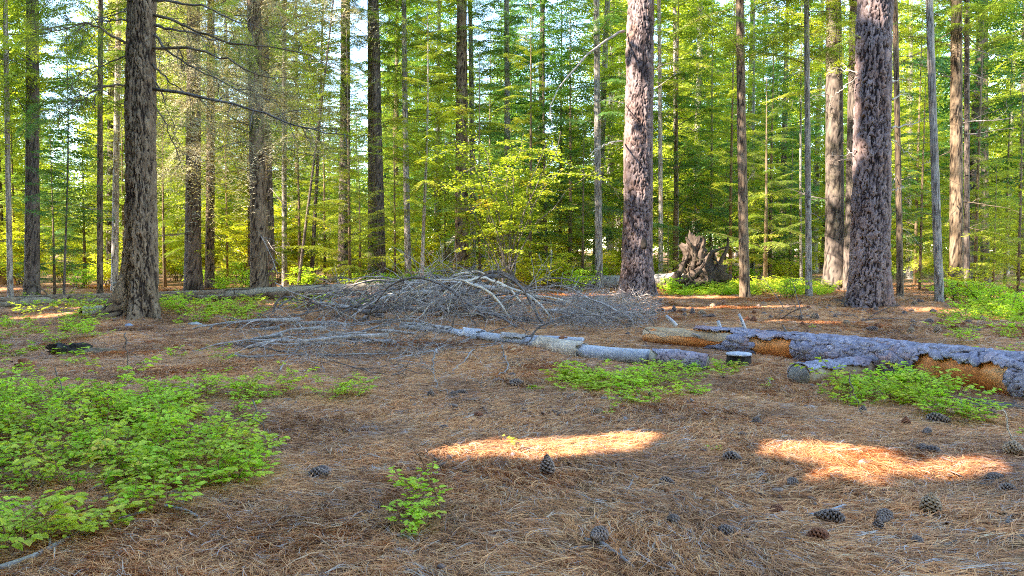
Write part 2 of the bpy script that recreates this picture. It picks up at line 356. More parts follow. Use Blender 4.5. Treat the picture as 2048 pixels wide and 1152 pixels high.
# keep tilt small: rotate about x and y by the slope (applied after the spin)
rot = np.stack([np.arctan(sy), -np.arctan(sx), ang], -1)
# Euler XYZ spins about z last, so express the slope in the spun frame
c_, s_ = np.cos(ang), np.sin(ang); gx_ = sx * c_ + sy * s_; gy_ = -sx * s_ + sy * c_
rot[:, 0] = np.arctan(gy_); rot[:, 1] = -np.arctan(gx_)
scatter('pine_needle_litter', tufts, np.stack([x, y, z], -1), rot, s, 'dry brown pine needles matted over the forest floor', 3)

def flake_tuft(seed):
    r_ = np.random.RandomState(seed); g = Geo()
    for i in range(16):
        n = 6; a = np.linspace(0, 2 * pi, n, endpoint=False) + r_.uniform(0, 1); sz = r_.uniform(.006, .024); rr_ = r_.uniform(.5, 1.1, n) * sz; el = r_.uniform(.35, 1); R3 = rotm(r_.normal(0, .35), r_.normal(0, .35), r_.uniform(0, 6.3))
        p = np.stack([np.cos(a) * rr_, np.sin(a) * rr_ * el, 0 * a], -1); b = p - [0, 0, .003]; V = np.vstack([p, b]) @ R3.T + [r_.uniform(-.25, .25), r_.uniform(-.25, .25), r_.uniform(.006, .02)]
        j = np.arange(n); k = (j + 1) % n; Q = np.vstack([[[0, 1, 2, 3], [0, 3, 4, 5]], np.stack([j + n, k + n, k, j], -1)]); g.add(V, Q, 0, r_.uniform(.1, 1))
    return mesh('bark_flakes', g, M['flake'])
nf = 1500; x, y = frustum_pts(nf, 1.6, 15, 1.2, rs, .6); z = terr(x, y)
scatter('bark_flakes', [flake_tuft(s) for s in range(6)], np.stack([x, y, z], -1), np.stack([0 * x, 0 * x, rs.uniform(0, 6.3, nf)], -1), rs.uniform(.6, 1.6, nf), 'crumbs of bark and old leaves among the pine needles', 12)
# ------------------------------------------------------------------ fir branch templates and crowns
def fir_branch(rs, L=1.6, sp=.03, bl=.035, bw=.008, ntw=16, droop=.22, hang=.35, rise=.12, bare=.12, tl=.40, sub=True):
    g = Geo(); k = 7; s = np.linspace(0, 1, k); wy = rs.normal(0, .03) * L
    ax = lambda s: np.stack([L * s, wy * np.sin(3 * s), rise * L * s - droop * L * s * s], -1)
    V, Q = tube(ax(s), np.linspace(.011, .002, k) * (L / 1.6) ** .8, 3, False); g.add(V, Q, 1, .5)
    tws = []
    for i in range(ntw):
        s0 = bare + (1 - bare) * (i + rs.uniform(.1, .6)) / ntw
        for sd in (-1, 1):
            l = tl * L * (1 - .78 * s0) * min(1, .45 + s0 * 2) * rs.uniform(.65, 1.15); a = radians(rs.uniform(42, 68))
            p0 = ax(np.array([s0]))[0]; d = np.array([cos(a), sd * sin(a), rs.uniform(-.12, .06)])
            tws.append((p0, d, l, hang * rs.uniform(.5, 1.3)))
            if sub and l > .3:
                for q in (.35, .6):
                    for s2 in (-1, 1):
                        a2 = a * sd + s2 * radians(45); p1 = p0 + d * l * q; p1[2] -= tws[-1][3] * l * q * q if False else hang * .5 * l * q * q
                        tws.append((p1, np.array([cos(a2), sin(a2), -.08]), l * (1 - q) * .6, hang))
    tws.append((ax(np.array([.93]))[0], np.array([1, 0, -.2]), .12 * L, .1))
    for p0, d, l, hg in tws:
        n = max(2, int(l / sp)); u = (np.arange(n) + rs.uniform(0, 1)) / n
        pts = p0 + d * (l * u)[:, None]; pts[:, 2] -= hg * l * u * u
        T = nrm(np.stack([np.full(n, d[0]), np.full(n, d[1]), d[2] - 2 * hg * u], -1))
        S = nrm(np.cross(T, [0, 0, 1.])); tn = np.clip(rs.normal(.5, .16) + .25 * (u - .4), 0, 1)
        g.add(*blades((p0 + d * l * .0)[None], nrm(np.array([[d[0], d[1], d[2] - hg]])), S[:1], l * .98, .006 * (L / 1.6), .3), m=1)
        for sd in (-1, 1):
            U = rs.normal(0, .35, n)
            D = nrm(T * rs.uniform(.35, .75, (n, 1)) + S * sd + np.array([0, 0, 1.]) * U[:, None]); Nn = nrm(np.cross(D, np.cross(T, S) + .5 * T * rs.normal(0, 1, (n, 1))))
            V, Q = blades(pts, D, Nn, bl * (1 - .35 * u) * rs.uniform(.7, 1.2, n), bw); g.add(V, Q, 0, np.repeat(tn, 4))
    return g.arr()
rs = np.random.RandomState(8)
TA = [fir_branch(rs, ntw=17, hang=h, droop=dr, bl=.052, bw=.015, sp=.032) for h, dr in ((.3, .2), (.45, .28), (.6, .3), (.3, .34), (.5, .15))]
TH = [fir_branch(rs, ntw=13, hang=1.3, droop=.3, bl=.085, bw=.0085, sp=.042, sub=False, tl=.85) for h in range(4)]
TB = [fir_branch(rs, ntw=14, hang=h, droop=.25, bl=.12, bw=.042, sp=.075, sub=False, tl=.5) for h in (.3, .45, .6, .8)]
TC = [fir_branch(rs, ntw=8, hang=h, droop=.25, bl=.24, bw=.10, sp=.12, sub=False, tl=.5) for h in (.3, .5, .7)]
TS = [fir_branch(rs, ntw=5, hang=h, droop=.25, bl=.55, bw=.50, sp=.32, sub=False, tl=.6) for h in (.3, .5, .7)]
def put(g, T, M3, t):
    V, Q, Mi, A = T; g.add(V @ M3.T + t, Q, Mi, A)
def crown(seed, z0, z1, n, Lmax, lod, zsw=99, lean=(0, 0), shape=.75, carve=None, tilt=(-.1, .55), low=1.0, Lmin=.35):
    rs = np.random.RandomState(seed); g = Geo(); out = []
    for i in range(n):
        f = (i + rs.uniform(0, 1)) / n; z = z0 + (z1 - z0) * f ** .95
        L = max(Lmin, Lmax * (1 - f) ** shape * (low + (1 - low) * min(1, f * 5))) * rs.uniform(.65, 1.1)
        az = i * 2.4 + rs.normal(0, .5); tl = -rs.uniform(*tilt) - .5 * max(0, f - .6)
        tp = lod if z < zsw else TC
        Tm = tp[rs.randint(len(tp))]; Mx = rotm(rs.normal(0, .15), tl, az) * (L / 1.6)
        t = np.array([lean[0] * z, lean[1] * z, z])
        if carve is not None and carve(t, az, L): continue
        put(g, Tm, Mx, t)
    return g
def dead_branch_mesh(seed, L=1.2, mat='dead', twigs=8, droop=.15, r=.012, name='branch', sub=1, curl=.15, seg=5):
    rs = np.random.RandomState(seed); g = Geo()
    def br(p0, d, L, r, lvl):
        n = 9 if lvl == 0 else 5; pts = [p0]; dd = nrm(d)
        for k in range(n - 1):
            dd = nrm(dd + rs.normal(0, curl, 3) * (1 if lvl else .7) + np.array([0, 0, -droop * 2 / n])); pts.append(pts[-1] + dd * L / (n - 1))
        pts = np.array(pts); V, Q = tube(pts, np.linspace(r, max(r * .22, .0014), n), seg if lvl == 0 else 3, lvl == 0, .25 if lvl == 0 else 0, rs)
        g.add(V, Q, 0, np.clip(rs.normal(.5, .2), 0, 1))
        if lvl < sub + 1 and lvl < 2:
            for k in range(twigs if lvl == 0 else 2):
                i = rs.randint(1, n - 1); l = L * rs.uniform(.15, .45) * (1 - .5 * i / n)
                td = nrm(pts[i + 1] - pts[i]); sd = nrm(np.cross(td, rs.normal(0, 1, 3)))
                br(pts[i], td * .6 + sd * .8, l, r * .38, lvl + 1)
    br(np.zeros(3), np.array([1, 0, .1]), L, r, 0)
    return mesh(name, g, M[mat], True)
DB = [dead_branch_mesh(s, rs_l, m_) for s, (rs_l, m_) in enumerate([(1.2, 'dead'), (.9, 'dead'), (1.5, 'dead_brown'), (1.3, 'dead_brown'), (.6, 'dead'), (1.7, 'dead_dark'), (1.1, 'dead_dark')])]

# ------------------------------------------------------------------ trunks
def cells(u, v, per, seed):
    """wrapping jittered cells: returns edge distance and random per cell"""
    iu = np.floor(u); iv = np.floor(v); f1 = np.full(u.shape, 9.); f2 = np.full(u.shape, 9.); rid = np.zeros(u.shape)
    for a in (-1, 0, 1):
        for b in (-1, 0, 1):
            cu = iu + a; cv = iv + b; w_ = np.mod(cu, per)
            x = cu + .5 + .42 * 2 * (hsh(w_, cv, seed) - .5); y = cv + .5 + .42 * 2 * (hsh(w_, cv, seed + 1) - .5)
            d = np.hypot(u - x, v - y); r = hsh(w_, cv, seed + 2); c = d < f1
            f2 = np.where(c, f1, np.minimum(f2, d)); rid = np.where(c, r, rid); f1 = np.where(c, d, f1)
    return f2 - f1, rid
def trunk(seed, r0, r1, H, seg, zs, lean=(0, 0), flare=.25, fh=.45, depth=.02, cw=.09, ch=.26, mat='bark_pine', name='trunk', lobes=5, bend=.0, root=None):
    rs = np.random.RandomState(seed); th = np.linspace(0, 2 * pi, seg, endpoint=False); Z, T = np.meshgrid(zs, th, indexing='ij')
    R = (r0 + (r1 - r0) * (Z.clip(0) / H) ** .85) * (1 + flare * np.exp(-Z.clip(-.3) / fh) * (1 + .45 * np.sin(T * lobes + seed) + .3 * np.sin(T * 3 + seed * 2)))
    if root is not None:
        for ra, rl, rh in root: R = R + rl * np.exp(-((np.angle(np.exp(1j * (T - ra)))) / .22) ** 2) * np.exp(-Z.clip(0) / rh)
    R = R * (1 + .035 * vn(T * 3 / pi, Z * 1.2, seed) * 2)
    per = max(4, round(2 * pi * r0 / cw)); U = T / (2 * pi) * per
    wu = 1.5 * vn(np.cos(T) * 3 + 9, Z * 3.1 + np.sin(T) * 3, seed + 3) + 1.1 * vn(np.cos(T) * 9 + 9, Z * 11 + np.sin(T) * 9, seed + 13)
    wv = 1.4 * vn(np.cos(T) * 4, Z * 5 + np.sin(T) * 4, seed + 4) + .9 * vn(np.cos(T) * 11, Z * 14 + np.sin(T) * 11, seed + 14)
    ang_ = np.cos(T) * 2.6 + 7; an2_ = np.sin(T) * 2.6
    fis = np.abs(vn(U * .9 + 1.6 * vn(ang_ * 2, Z * 5 + an2_, seed + 6), Z / ch * .55, seed + 7)) * 2
    fis = np.where(T > 2 * pi - .35, np.minimum(fis, .5), fis)
    e, rid = cells(U + wu, Z / ch + wv, per, seed)
    e2, rid2 = cells(U * 2 + wu, Z / ch * 2.3 + wv, per * 2, seed + 9)
    k = sstep(.03, .26, e) * (.35 + .65 * sstep(.03, .20, fis)); k2 = sstep(0, .22, e2)
    R = R + depth * (k * (.7 + .5 * rid) - .6) + depth * .35 * k2 * (.4 + rid2) + depth * .4 * vn(T * 12, Z * 14, seed + 5)
    cx = lean[0] * Z + bend * np.sin(Z / H * pi * 1.5 + seed); cy = lean[1] * Z
    V = np.stack([cx + R * np.cos(T), cy + R * np.sin(T), Z], -1).reshape(-1, 3); tn = np.clip(k * (.45 + .55 * rid) * (.72 + .28 * k2) + .04, 0, 1).ravel()
    i = np.arange(len(zs) - 1)[:, None] * seg; j = np.arange(seg)[None]; kk = (j + 1) % seg
    Q = np.stack([i + j, i + kk, i + seg + kk, i + seg + j], -1).reshape(-1, 4)
    return mesh(name, Geo().add(V, Q, 0, tn), M[mat], True)
def zrows(lo, top, dz, H, nn=12): return np.concatenate([np.arange(lo, top, dz), np.linspace(top, H, nn)])

# carving: branches of the canopy that would stand between the sun and these spots are left out
LIT = []
def litline(px0, py0, px1, py1, n, r, jit=0.03):
    for k in range(n):
        f = k / max(1, n - 1); p = G(px0 + (px1 - px0) * f, py0 + (py1 - py0) * f); LIT.append((p, .8 * r * R0.uniform(.8, 1.2)))
litline(750, 905, 1250, 898, 14, .14); litline(1270, 890, 1400, 886, 3, .09); litline(1500, 888, 1640, 892, 3, .11); litline(1200, 836, 1390, 840, 3, .05); litline(1440, 866, 1600, 870, 3, .09)
litline(1680, 915, 2048, 950, 6, .18); litline(1740, 960, 1880, 1000, 4, .22); litline(1830, 990, 1900, 1010, 2, .2)
litline(1260, 622, 1600, 618, 7, .25); litline(1500, 646, 1640, 650, 3, .2); litline(1850, 622, 2010, 640, 4, .25)
litline(700, 600, 800, 596, 4, .3); litline(930, 762, 1010, 756, 3, .12); litline(60, 640, 130, 634, 3, .2); litline(330, 688, 400, 684, 3, .15); litline(560, 612, 640, 608, 3, .2); litline(930, 812, 975, 816, 2, .09)
for px_, py_, r_ in ((700, 880, .05), (640, 930, .04), (1120, 960, .05), (1420, 960, .05), (1700, 880, .06), (560, 700, .08), (1010, 830, .06), (880, 960, .04), (1300, 1010, .04), (1950, 1010, .06), (1560, 1000, .05), (820, 850, .05), (1150, 790, .06), (420, 720, .08), (250, 700, .07)):
    LIT.append((G(px_, py_), r_))
for px, py, d in ((1262, 180, 16.5), (1258, 230, 16.5), (1254, 310, 16.5), (1250, 380, 16.5), (1270, 60, 16.5), (1248, 520, 16.5), (1250, 440, 16.5), (1268, 200, 16.5), (1745, 30, 15.8), (1745, 190, 15.8), (1738, 240, 15.8), (1748, 330, 15.8), (1735, 420, 15.8),
                  (1742, 215, 15.8), (1874, 360, 16.2), (1876, 420, 16.2), (1878, 470, 16.2), (1878, 520, 16.2), (848, 450, 19), (848, 500, 19), (848, 550, 19), (720, 590, 15), (760, 582, 15), (222, 590, 13.5), (185, 616, 13.5),
                  (1500, 200, 17.5), (1450, 280, 17.5), (740, 380, 17), (800, 400, 17), (860, 330, 17), (780, 300, 17), (1990, 400, 14), (2030, 450, 14)):
    LIT.append((P(px, py, d), .24))
E1 = nrm(np.cross(SUNV, [0, 0, 1.])); E2 = np.cross(SUNV, E1)
LC = .04; LO = 30.; LN = int(2 * LO / LC); LMASK = np.zeros((LN, LN), bool)
def stampm(p, r):
    u = (p @ E1 + LO) / LC; v = (p @ E2 + LO) / LC; k = int(r / LC) + 2; iu, iv = int(u), int(v); yy, xx = np.mgrid[-k:k + 1, -k:k + 1]
    edge = 1 + .7 * vn((xx + iu) * LC / .10, (yy + iv) * LC / .10, 70); ok = (np.hypot(xx, yy) * LC < r * edge)
    LMASK[iv - k:iv + k + 1, iu - k:iu + k + 1] |= ok
for p, r in LIT: stampm(p, r)
def opened(g, origin):
    """sun gaps cut into a crown: sprays between the sun and the chosen sunny spots are removed"""
    V, Q, Mi, A = g.arr(); VQ = V[Q]; k = np.ones(len(Q), bool)
    for f_ in (0, .5, 1):
        for cn in range(4 if f_ else 1):
            c = VQ.mean(1) * (1 - f_) + VQ[:, cn] * f_ + origin; u = ((c @ E1 + LO) / LC).astype(int).clip(0, LN - 1); v = ((c @ E2 + LO) / LC).astype(int).clip(0, LN - 1); k &= ~LMASK[v, u]
    k = k; Q = Q[k]; used = np.unique(Q); new = np.zeros(len(V), int); new[used] = np.arange(len(used))
    return V[used], new[Q], Mi[k], A[used]

# ------------------------------------------------------------------ trees of the clearing edge
CC = {}
def make_tree(label, px, py, pxt, wpx, mat='bark_fir', depth=None, cr=None, nm='needles', dead=0, seed=1, det=1, H=24, group=None, root=None,
              flare=.22, dz=(1.2, 6.5), dsc=1.0, ch=.26, cw=.09, bdep=None, cat='conifer tree', name='conifer_tree', rtop=None, bend=.04):
    p = G(px, py) if depth is None else P(px, py, depth)
    p = np.array([p[0], p[1], gz(p[0], p[1]) - .03]); d = p[1]; wpx = wpx * .9
    top = P(pxt, 0, d); lean = ((top[0] - p[0]) / (top[2] - p[2]), 0)
    r = wpx / 2 / FPX * d; seg, step = ((132, .022) if det == 2 else (36, .10) if det == 1 else (16, .25))
    root_o = obj(name, None, loc=p, label=label, cat=cat, group=group)
    bd = bdep if bdep is not None else min(.022, r * .08)
    obj('trunk', trunk(seed, r * 1.06, rtop if rtop is not None else r * .25, H, seg, zrows(-.25, min(H * .6, .33 * d + 1.6), step, H), lean, flare, .42 if r > .2 else .25, bd, cw if r > .2 else .05, ch if r > .2 else .12, mat, root=root, bend=bend), root_o)
    rs = np.random.RandomState(seed + 50)
    for k in range(dead):
        z = rs.uniform(*dz); b = DB[rs.randint(len(DB))]; a = rs.uniform(0, 2 * pi); rr = r * .85
        obj('branch', b, root_o, (lean[0] * z + rr * cos(a), rr * sin(a), z), (0, rs.uniform(-.1, .45), a), dsc * rs.uniform(.5, 1.3) * (.6 if r < .12 else 1))
    if cr:
        z0, z1, n, Lm, lod, zs = cr[:6]
        if len(cr) > 6 or lod is TC: g = crown(seed + 7, z0, z1, n, Lm, lod, zs, lean, **(cr[6] if len(cr) > 6 else {})); obj('crown', mesh('crown', g, [M[nm], M['dead_brown']]), root_o)
        else:
            key = (nm, 'A' if lod is TA else 'H' if lod is TH else 'B', seed % 2 if nm == 'fir' and lod is TA else 0)
            if key not in CC: CC[key] = mesh('crown', crown(seed + 7, 0, 18, 100 if lod is not TH else 170, 2.3, lod, 5.6), [M[nm], M['dead_brown']])
            zs_ = (z1 - z0) / 18.; k = Lm / 2.3; obj('crown', CC[key], root_o, (lean[0] * z0, 0, z0), (0, math.atan(lean[0]), rs.uniform(0, 6.3)), (k * 1.1, k * 1.1, .5 * (zs_ + 1) if zs_ > .7 else zs_))
    if False:
        for q_ in (1.9,): obj('lower_branches', CC[key], root_o, (lean[0] * (z0 - .5), 0, z0 - .5), (0, math.atan(lean[0]), q_), (k * 1.15, k * 1.15, .42))
    return root_o, p, lean, r
t_left, pL, leanL, rL = make_tree('thick brown furrowed fir trunk, long bare branches reaching out both sides, tree stump tucked behind', 281, 632, 286, 62, 'bark_fir', seed=3, det=2, H=26, cr=(9, 26, 60, 3.2, TC, 0), nm='fir', root=[(pi + .5, .42, .35), (-.5, .12, .3), (pi * 1.5, .1, .3)], flare=.22, ch=.50, cw=.08, bdep=.030)
t_mid, pM, leanM, rM = make_tree('large pine with a knot hole low in its trunk and sun on its left flank', 1276, 594, 1285, 62, 'bark_pine', seed=4, det=2, H=30, cr=(11, 30, 60, 3.4, TC, 0), nm='fir', flare=.36, ch=.62, cw=.115, bdep=.034, rtop=.12)
t_right, pR, leanR, rR = make_tree('widest purple-brown pine trunk, standing on a needle mound at the right, with mossy branch stubs', 1742, 612, 1752, 74, 'bark_pine', seed=5, det=2, H=31, cr=(11, 31, 60, 3.4, TC, 0), nm='fir', flare=.25, ch=.60, cw=.115, bdep=.036, rtop=.13)
bf, bd_, bg_, bpal = 'bark_fir', 'bark_dark', 'bark_grey', 'bark_pale'
make_tree('dark straight trunk behind the far left end of the fallen log', 61, 602, 66, 29, bd_, seed=21, dead=6, cr=(3.6, 22, 90, 2.2, TA, 8), nm='fir')
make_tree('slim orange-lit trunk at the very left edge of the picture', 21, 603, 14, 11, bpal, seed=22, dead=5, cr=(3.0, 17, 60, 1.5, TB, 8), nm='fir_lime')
make_tree('slender brown trunk close to the left of the cut stump', 203, 600, 204, 12, bf, seed=23, dead=10, cr=(4.2, 18, 60, 1.5, TA, 8), nm='fir', dz=(.8, 5))
make_tree('very thin bare sapling rising by the left end of the long log', 131, 612, 133, 5, bd_, seed=24, dead=8, H=6, cr=(1.6, 6, 22, .8, TB, 9), nm='fir_blue', dsc=.6, dz=(.5, 3), name='sapling', cat='sapling')
make_tree('dark trunk of a close pair behind the long fallen log, left one of the two', 386, 582, 384, 34, bd_, seed=25, dead=10, cr=(2.8, 22, 80, 2.4, TH, 9), nm='fir_brown')
make_tree('paler thinner trunk close beside the dark trunk behind the fallen log', 417, 578, 420, 19, bf, seed=26, dead=10, cr=(4.5, 20, 60, 1.8, TA, 9), nm='fir_brown')
make_tree('brown trunk draped with dull hanging sprays, standing against the fallen log', 516, 594, 508, 36, bf, seed=27, dead=16, cr=(3.1, 24, 100, 2.6, TH, 9), nm='fir_brown', dsc=1.2)
make_tree('darker trunk half hidden behind the one with dull hanging sprays', 537, 583, 528, 28, bd_, seed=28, dead=6, cr=(4.5, 22, 60, 2.0, TH, 8), nm='fir_brown')
make_tree('slender grey-green trunk right of the two brown trunks at the log', 571, 572, 571, 11, bg_, seed=29, dead=8, cr=(5, 20, 50, 1.6, TA, 9), nm='fir')
make_tree('thin dark trunk leaning right behind the long log', 598, 570, 664, 7, bd_, seed=30, dead=6, H=11, cr=(4, 11, 24, 1, TB, 9), nm='fir', dsc=.6, depth=22)
make_tree('thin dark upright trunk right of the leaning one', 623, 572, 646, 9, bd_, seed=31, dead=8, H=12, cr=(4, 12, 30, 1.2, TB, 9), nm='fir', dsc=.6)
make_tree('sturdy dark trunk behind the middle of the long log, foliage crossing it', 686, 566, 689, 26, bd_, seed=32, dead=8, cr=(3.8, 24, 90, 2.3, TA, 9), nm='fir')
make_tree('left trunk of the twin trunks that rise together behind the end of the long log', 741, 570, 741, 17, bd_, seed=33, dead=8, cr=(6, 24, 60, 2, TA, 10), nm='fir')
make_tree('right and stouter trunk of the twin trunks behind the end of the long log', 761, 573, 752, 22, bd_, seed=34, dead=6, cr=(7, 24, 60, 2.2, TA, 10), nm='fir')
make_tree('greyish slender trunk between the twin trunks and the sunlit young fir', 818, 574, 810, 14, bg_, seed=35, dead=8, cr=(5, 22, 60, 1.8, TA, 9), nm='fir')
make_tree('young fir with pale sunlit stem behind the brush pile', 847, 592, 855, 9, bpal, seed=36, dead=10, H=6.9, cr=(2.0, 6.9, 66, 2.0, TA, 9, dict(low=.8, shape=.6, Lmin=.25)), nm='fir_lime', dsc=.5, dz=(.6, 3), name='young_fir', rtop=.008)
make_tree('broad grey-brown trunk beside the tent', 925, 560, 921, 30, bf, depth=25.5, seed=37, dead=8, cr=(4.4, 24, 80, 2.4, TA, 9), nm='fir', flare=.5)
make_tree('slim pale trunk just right of the broad trunk beside the tent', 946, 562, 938, 13, bg_, depth=27, seed=38, dead=6, cr=(6, 22, 60, 1.8, TB, 10), nm='fir')
make_tree('grey trunk above the yellow-green bush', 1012, 560, 1013, 14, bg_, depth=26, seed=39, dead=12, cr=(4.5, 22, 80, 2.2, TA, 9), nm='fir_blue')
make_tree('narrow green spruce with a thin stem right of the yellow-green bush', 1092, 560, 1088, 7, bd_, depth=25, seed=40, H=11.5, cr=(1.8, 11.5, 130, 1.5, TA, 12), nm='fir_blue', rtop=.01)
make_tree('grey-brown slender trunk left of the pine with the knot hole', 1199, 566, 1196, 16, bg_, depth=22, seed=41, dead=12, cr=(4.4, 20, 70, 2.0, TA, 9), nm='fir_blue')
make_tree('slim trunk with drooping bright sprays, standing at the mound between the two big pines', 1493, 598, 1482, 21, bf, seed=42, dead=10, cr=(4.9, 20, 56, 1.8, TA, 9), nm='fir', dz=(2, 6))
make_tree('thin pale trunk whose sunlit base stands at the edge of the low green plants', 1621, 596, 1612, 13, bg_, seed=43, dead=9, cr=(5.0, 18, 50, 1.8, TA, 9), nm='fir')
make_tree('massive dark trunk partly hidden behind the widest pine', 1670, 582, 1664, 40, bd_, seed=44, dead=8, cr=(5, 26, 60, 2.6, TA, 9), nm='fir_lime', flare=.4)
make_tree('dark leaning trunk squeezed close behind the widest pine', 1694, 584, 1706, 22, bd_, seed=45, dead=4, cr=(8, 22, 50, 2, TB, 9), nm='fir')
make_tree('slim grey trunk just right of the widest pine', 1797, 596, 1790, 13, bf, seed=46, dead=16, cr=(6, 20, 50, 1.6, TA, 9), nm='fir_brown')
make_tree('slim trunk with bleached sunlit lower half, right of the widest pine', 1879, 608, 1862, 17, bg_, seed=47, dead=14, cr=(5.5, 20, 50, 1.6, TA, 9), nm='fir')
make_tree('brown mid-sized trunk of the close pair at the right', 1916, 596, 1916, 27, bf, seed=48, dead=14, cr=(5.5, 23, 60, 2, TA, 9), nm='fir')
make_tree('thin dark trunk touching the brown one of the close pair at the right', 1937, 592, 1934, 12, bd_, seed=49, dead=10, cr=(5.5, 18, 50, 1.5, TA, 9), nm='fir')
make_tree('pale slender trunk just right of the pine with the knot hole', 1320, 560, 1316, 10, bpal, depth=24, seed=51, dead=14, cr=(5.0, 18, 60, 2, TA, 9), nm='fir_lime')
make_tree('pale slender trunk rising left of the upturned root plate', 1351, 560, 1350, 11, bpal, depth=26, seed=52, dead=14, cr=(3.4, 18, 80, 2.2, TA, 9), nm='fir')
make_tree('distant dark trunk seen through foliage at the right edge', 1969, 560, 1972, 17, bd_, depth=29, seed=53, dead=4, cr=(6, 20, 50, 1.8, TB, 9), nm='fir_lime')
make_tree('thin pale trunk between the sunlit-base trunk and the dark massive one', 1604, 570, 1603, 6, bg_, depth=24, seed=54, dead=8, H=14, cr=(5, 14, 40, 1.2, TB, 9), nm='fir')
make_tree('slim dark trunk in the shade left of the brown trunk with hanging sprays', 232, 580, 238, 14, bpal, depth=22, seed=55, dead=6, cr=(4, 18, 60, 1.8, TB, 9), nm='fir_lime')

# long bare limbs of the left tree
def limb(parent, origin, pxs, d0, d1, r, mat, seed, twig=10, tl=.5, rt=.15, hang=0, n=18, name='branch'):
    rs = np.random.RandomState(seed); k = len(pxs)
    cp = np.array([P(a, b, d0 + (d1 - d0) * i / (k - 1)) for i, (a, b) in enumerate(pxs)])
    if name == 'dead_branch':
        for i, (a, b) in enumerate(pxs):
            if cp[i][2] < gz(cp[i][0], cp[i][1]) + r: cp[i] = G(a, b) + [0, 0, r + .02]   # lies on the ground there
    cp = cp - origin
    pts = smooth_path(cp, n); pts[1:-1] += rs.normal(0, .012, (n - 2, 3)); g = Geo()
    if parent is None and name == 'dead_branch': pts[:, 2] = np.maximum(pts[:, 2], terr(pts[:, 0] + origin[0], pts[:, 1] + origin[1]) - origin[2] + r * np.linspace(1, rt, n) + .03)
    V, Q = tube(pts, r * np.linspace(1, rt, n), 7, True, .3, rs); g.add(V, Q, 0, .5)
    T = nrm(np.gradient(pts, axis=0))
    for i in range(twig):
        j = rs.randint(2, n - 1); l = tl * rs.uniform(.3, 1); sd = nrm(np.cross(T[j], rs.normal(0, 1, 3))); q = [pts[j]]; dd = nrm(T[j] * .7 + sd)
        for _ in range(6): dd = nrm(dd + rs.normal(0, .16, 3) + np.array([0, 0, -hang])); q.append(q[-1] + dd * l / 6)
        V, Q = tube(np.array(q), np.linspace(r * .3, .002, 7), 4, False); g.add(V, Q, 0, rs.uniform(.3, .8))
        for _ in range(4):
            jj = rs.randint(1, 6); d2 = nrm(dd + nrm(rs.normal(0, 1, 3)) * .8 + np.array([0, 0, -hang * 2])); q2 = q[jj] + d2 * np.linspace(0, l * .35, 3)[:, None]
            V, Q = tube(q2, [.004, .003, .0015], 3, False); g.add(V, Q, 0, rs.uniform(.3, .8))
    if parent is None: return mesh(name, g, M[mat], True)
    return obj(name, mesh(name, g, M[mat], True), parent)
dL = pL[1]
for i, (pp, d1, r, tw) in enumerate([
        ([(306, 95), (380, 97), (450, 118), (520, 150), (600, 160)], 11.5, .024, 14), ([(306, 178), (400, 196), (480, 212), (560, 238), (640, 262), (700, 272)], 10.6, .026, 16),
        ([(308, 70), (350, 112), (420, 150), (490, 185), (560, 205)], 12.2, .020, 12), ([(308, 30), (370, 52), (430, 76), (520, 92), (610, 108), (700, 150)], 11.6, .024, 14),
        ([(308, 50), (380, 66), (440, 82), (500, 98)], 12.6, .022, 8), ([(306, 128), (340, 165), (380, 190), (420, 215)], 12.7, .016, 7),
        ([(304, 200), (330, 250), (352, 300), (372, 350)], 12.5, .014, 6), ([(304, 145), (328, 200), (345, 250), (378, 325)], 12.4, .010, 5),
        ([(306, 0), (400, 10), (470, 40), (560, 70)], 12, .022, 10), ([(270, 92), (230, 75), (190, 52), (160, 48), (110, 62), (60, 70)], 12.0, .022, 14),
        ([(254, 40), (210, 42), (170, 48), (120, 40)], 12.4, .014, 8), ([(256, 18), (225, 30), (180, 46), (140, 75)], 13.6, .012, 6),
        ([(254, 170), (215, 172), (180, 188), (140, 200), (60, 240)], 12.0, .017, 12), ([(252, 112), (210, 130), (170, 142), (130, 165), (80, 200)], 12.4, .013, 8),
        ([(252, 172), (200, 175), (150, 210), (120, 240), (90, 290)], 12.6, .010, 8)]):
    limb(t_left, pL, pp, dL - .05, d1, r, 'dead_dark' if i % 3 else 'dead_brown', 300 + i, tw, .55, hang=.12)
SPR = [mesh('spray', Geo().add(T_[0], T_[1], T_[2], T_[3]), [M[mm], M['dead_brown']]) for T_, mm in ((TA[1], 'fir'), (TA[2], 'fir_blue'), (TH[0], 'fir_brown'), (TH[1], 'fir'), (TA[2], 'fir_lime'))]
LIMBS = [([(380, 97), (600, 160)], 12.3, 11.5, (2, 3, 2)), ([(420, 196), (700, 272)], 12, 10.8, (2, 3)), ([(350, 112), (560, 205)], 12.8, 12.2, (2, 2, 3)), ([(370, 52), (700, 150)], 12.6, 11.7, (2, 3, 4)), ([(400, 10), (560, 70)], 12.6, 12, (3, 4, 2)),
         ([(220, 68), (60, 70)], 12.6, 12, (0, 1)), ([(210, 42), (120, 40)], 12.9, 12.4, (0, 3, 4)), ([(225, 30), (140, 75)], 13.2, 13.6, (3, 4)), ([(215, 172), (60, 240)], 12.8, 12.1, (1, 0)), ([(210, 130), (80, 200)], 12.8, 12.4, (1, 0)), ([(380, 60), (500, 98)], 12.8, 12.6, (4, 3)),
         ([(200, 0), (60, 20)], 12.8, 12.2, (4, 3, 0)), ([(340, -30), (560, 10)], 12.6, 12.2, (3, 4))]
rsp = np.random.RandomState(71)
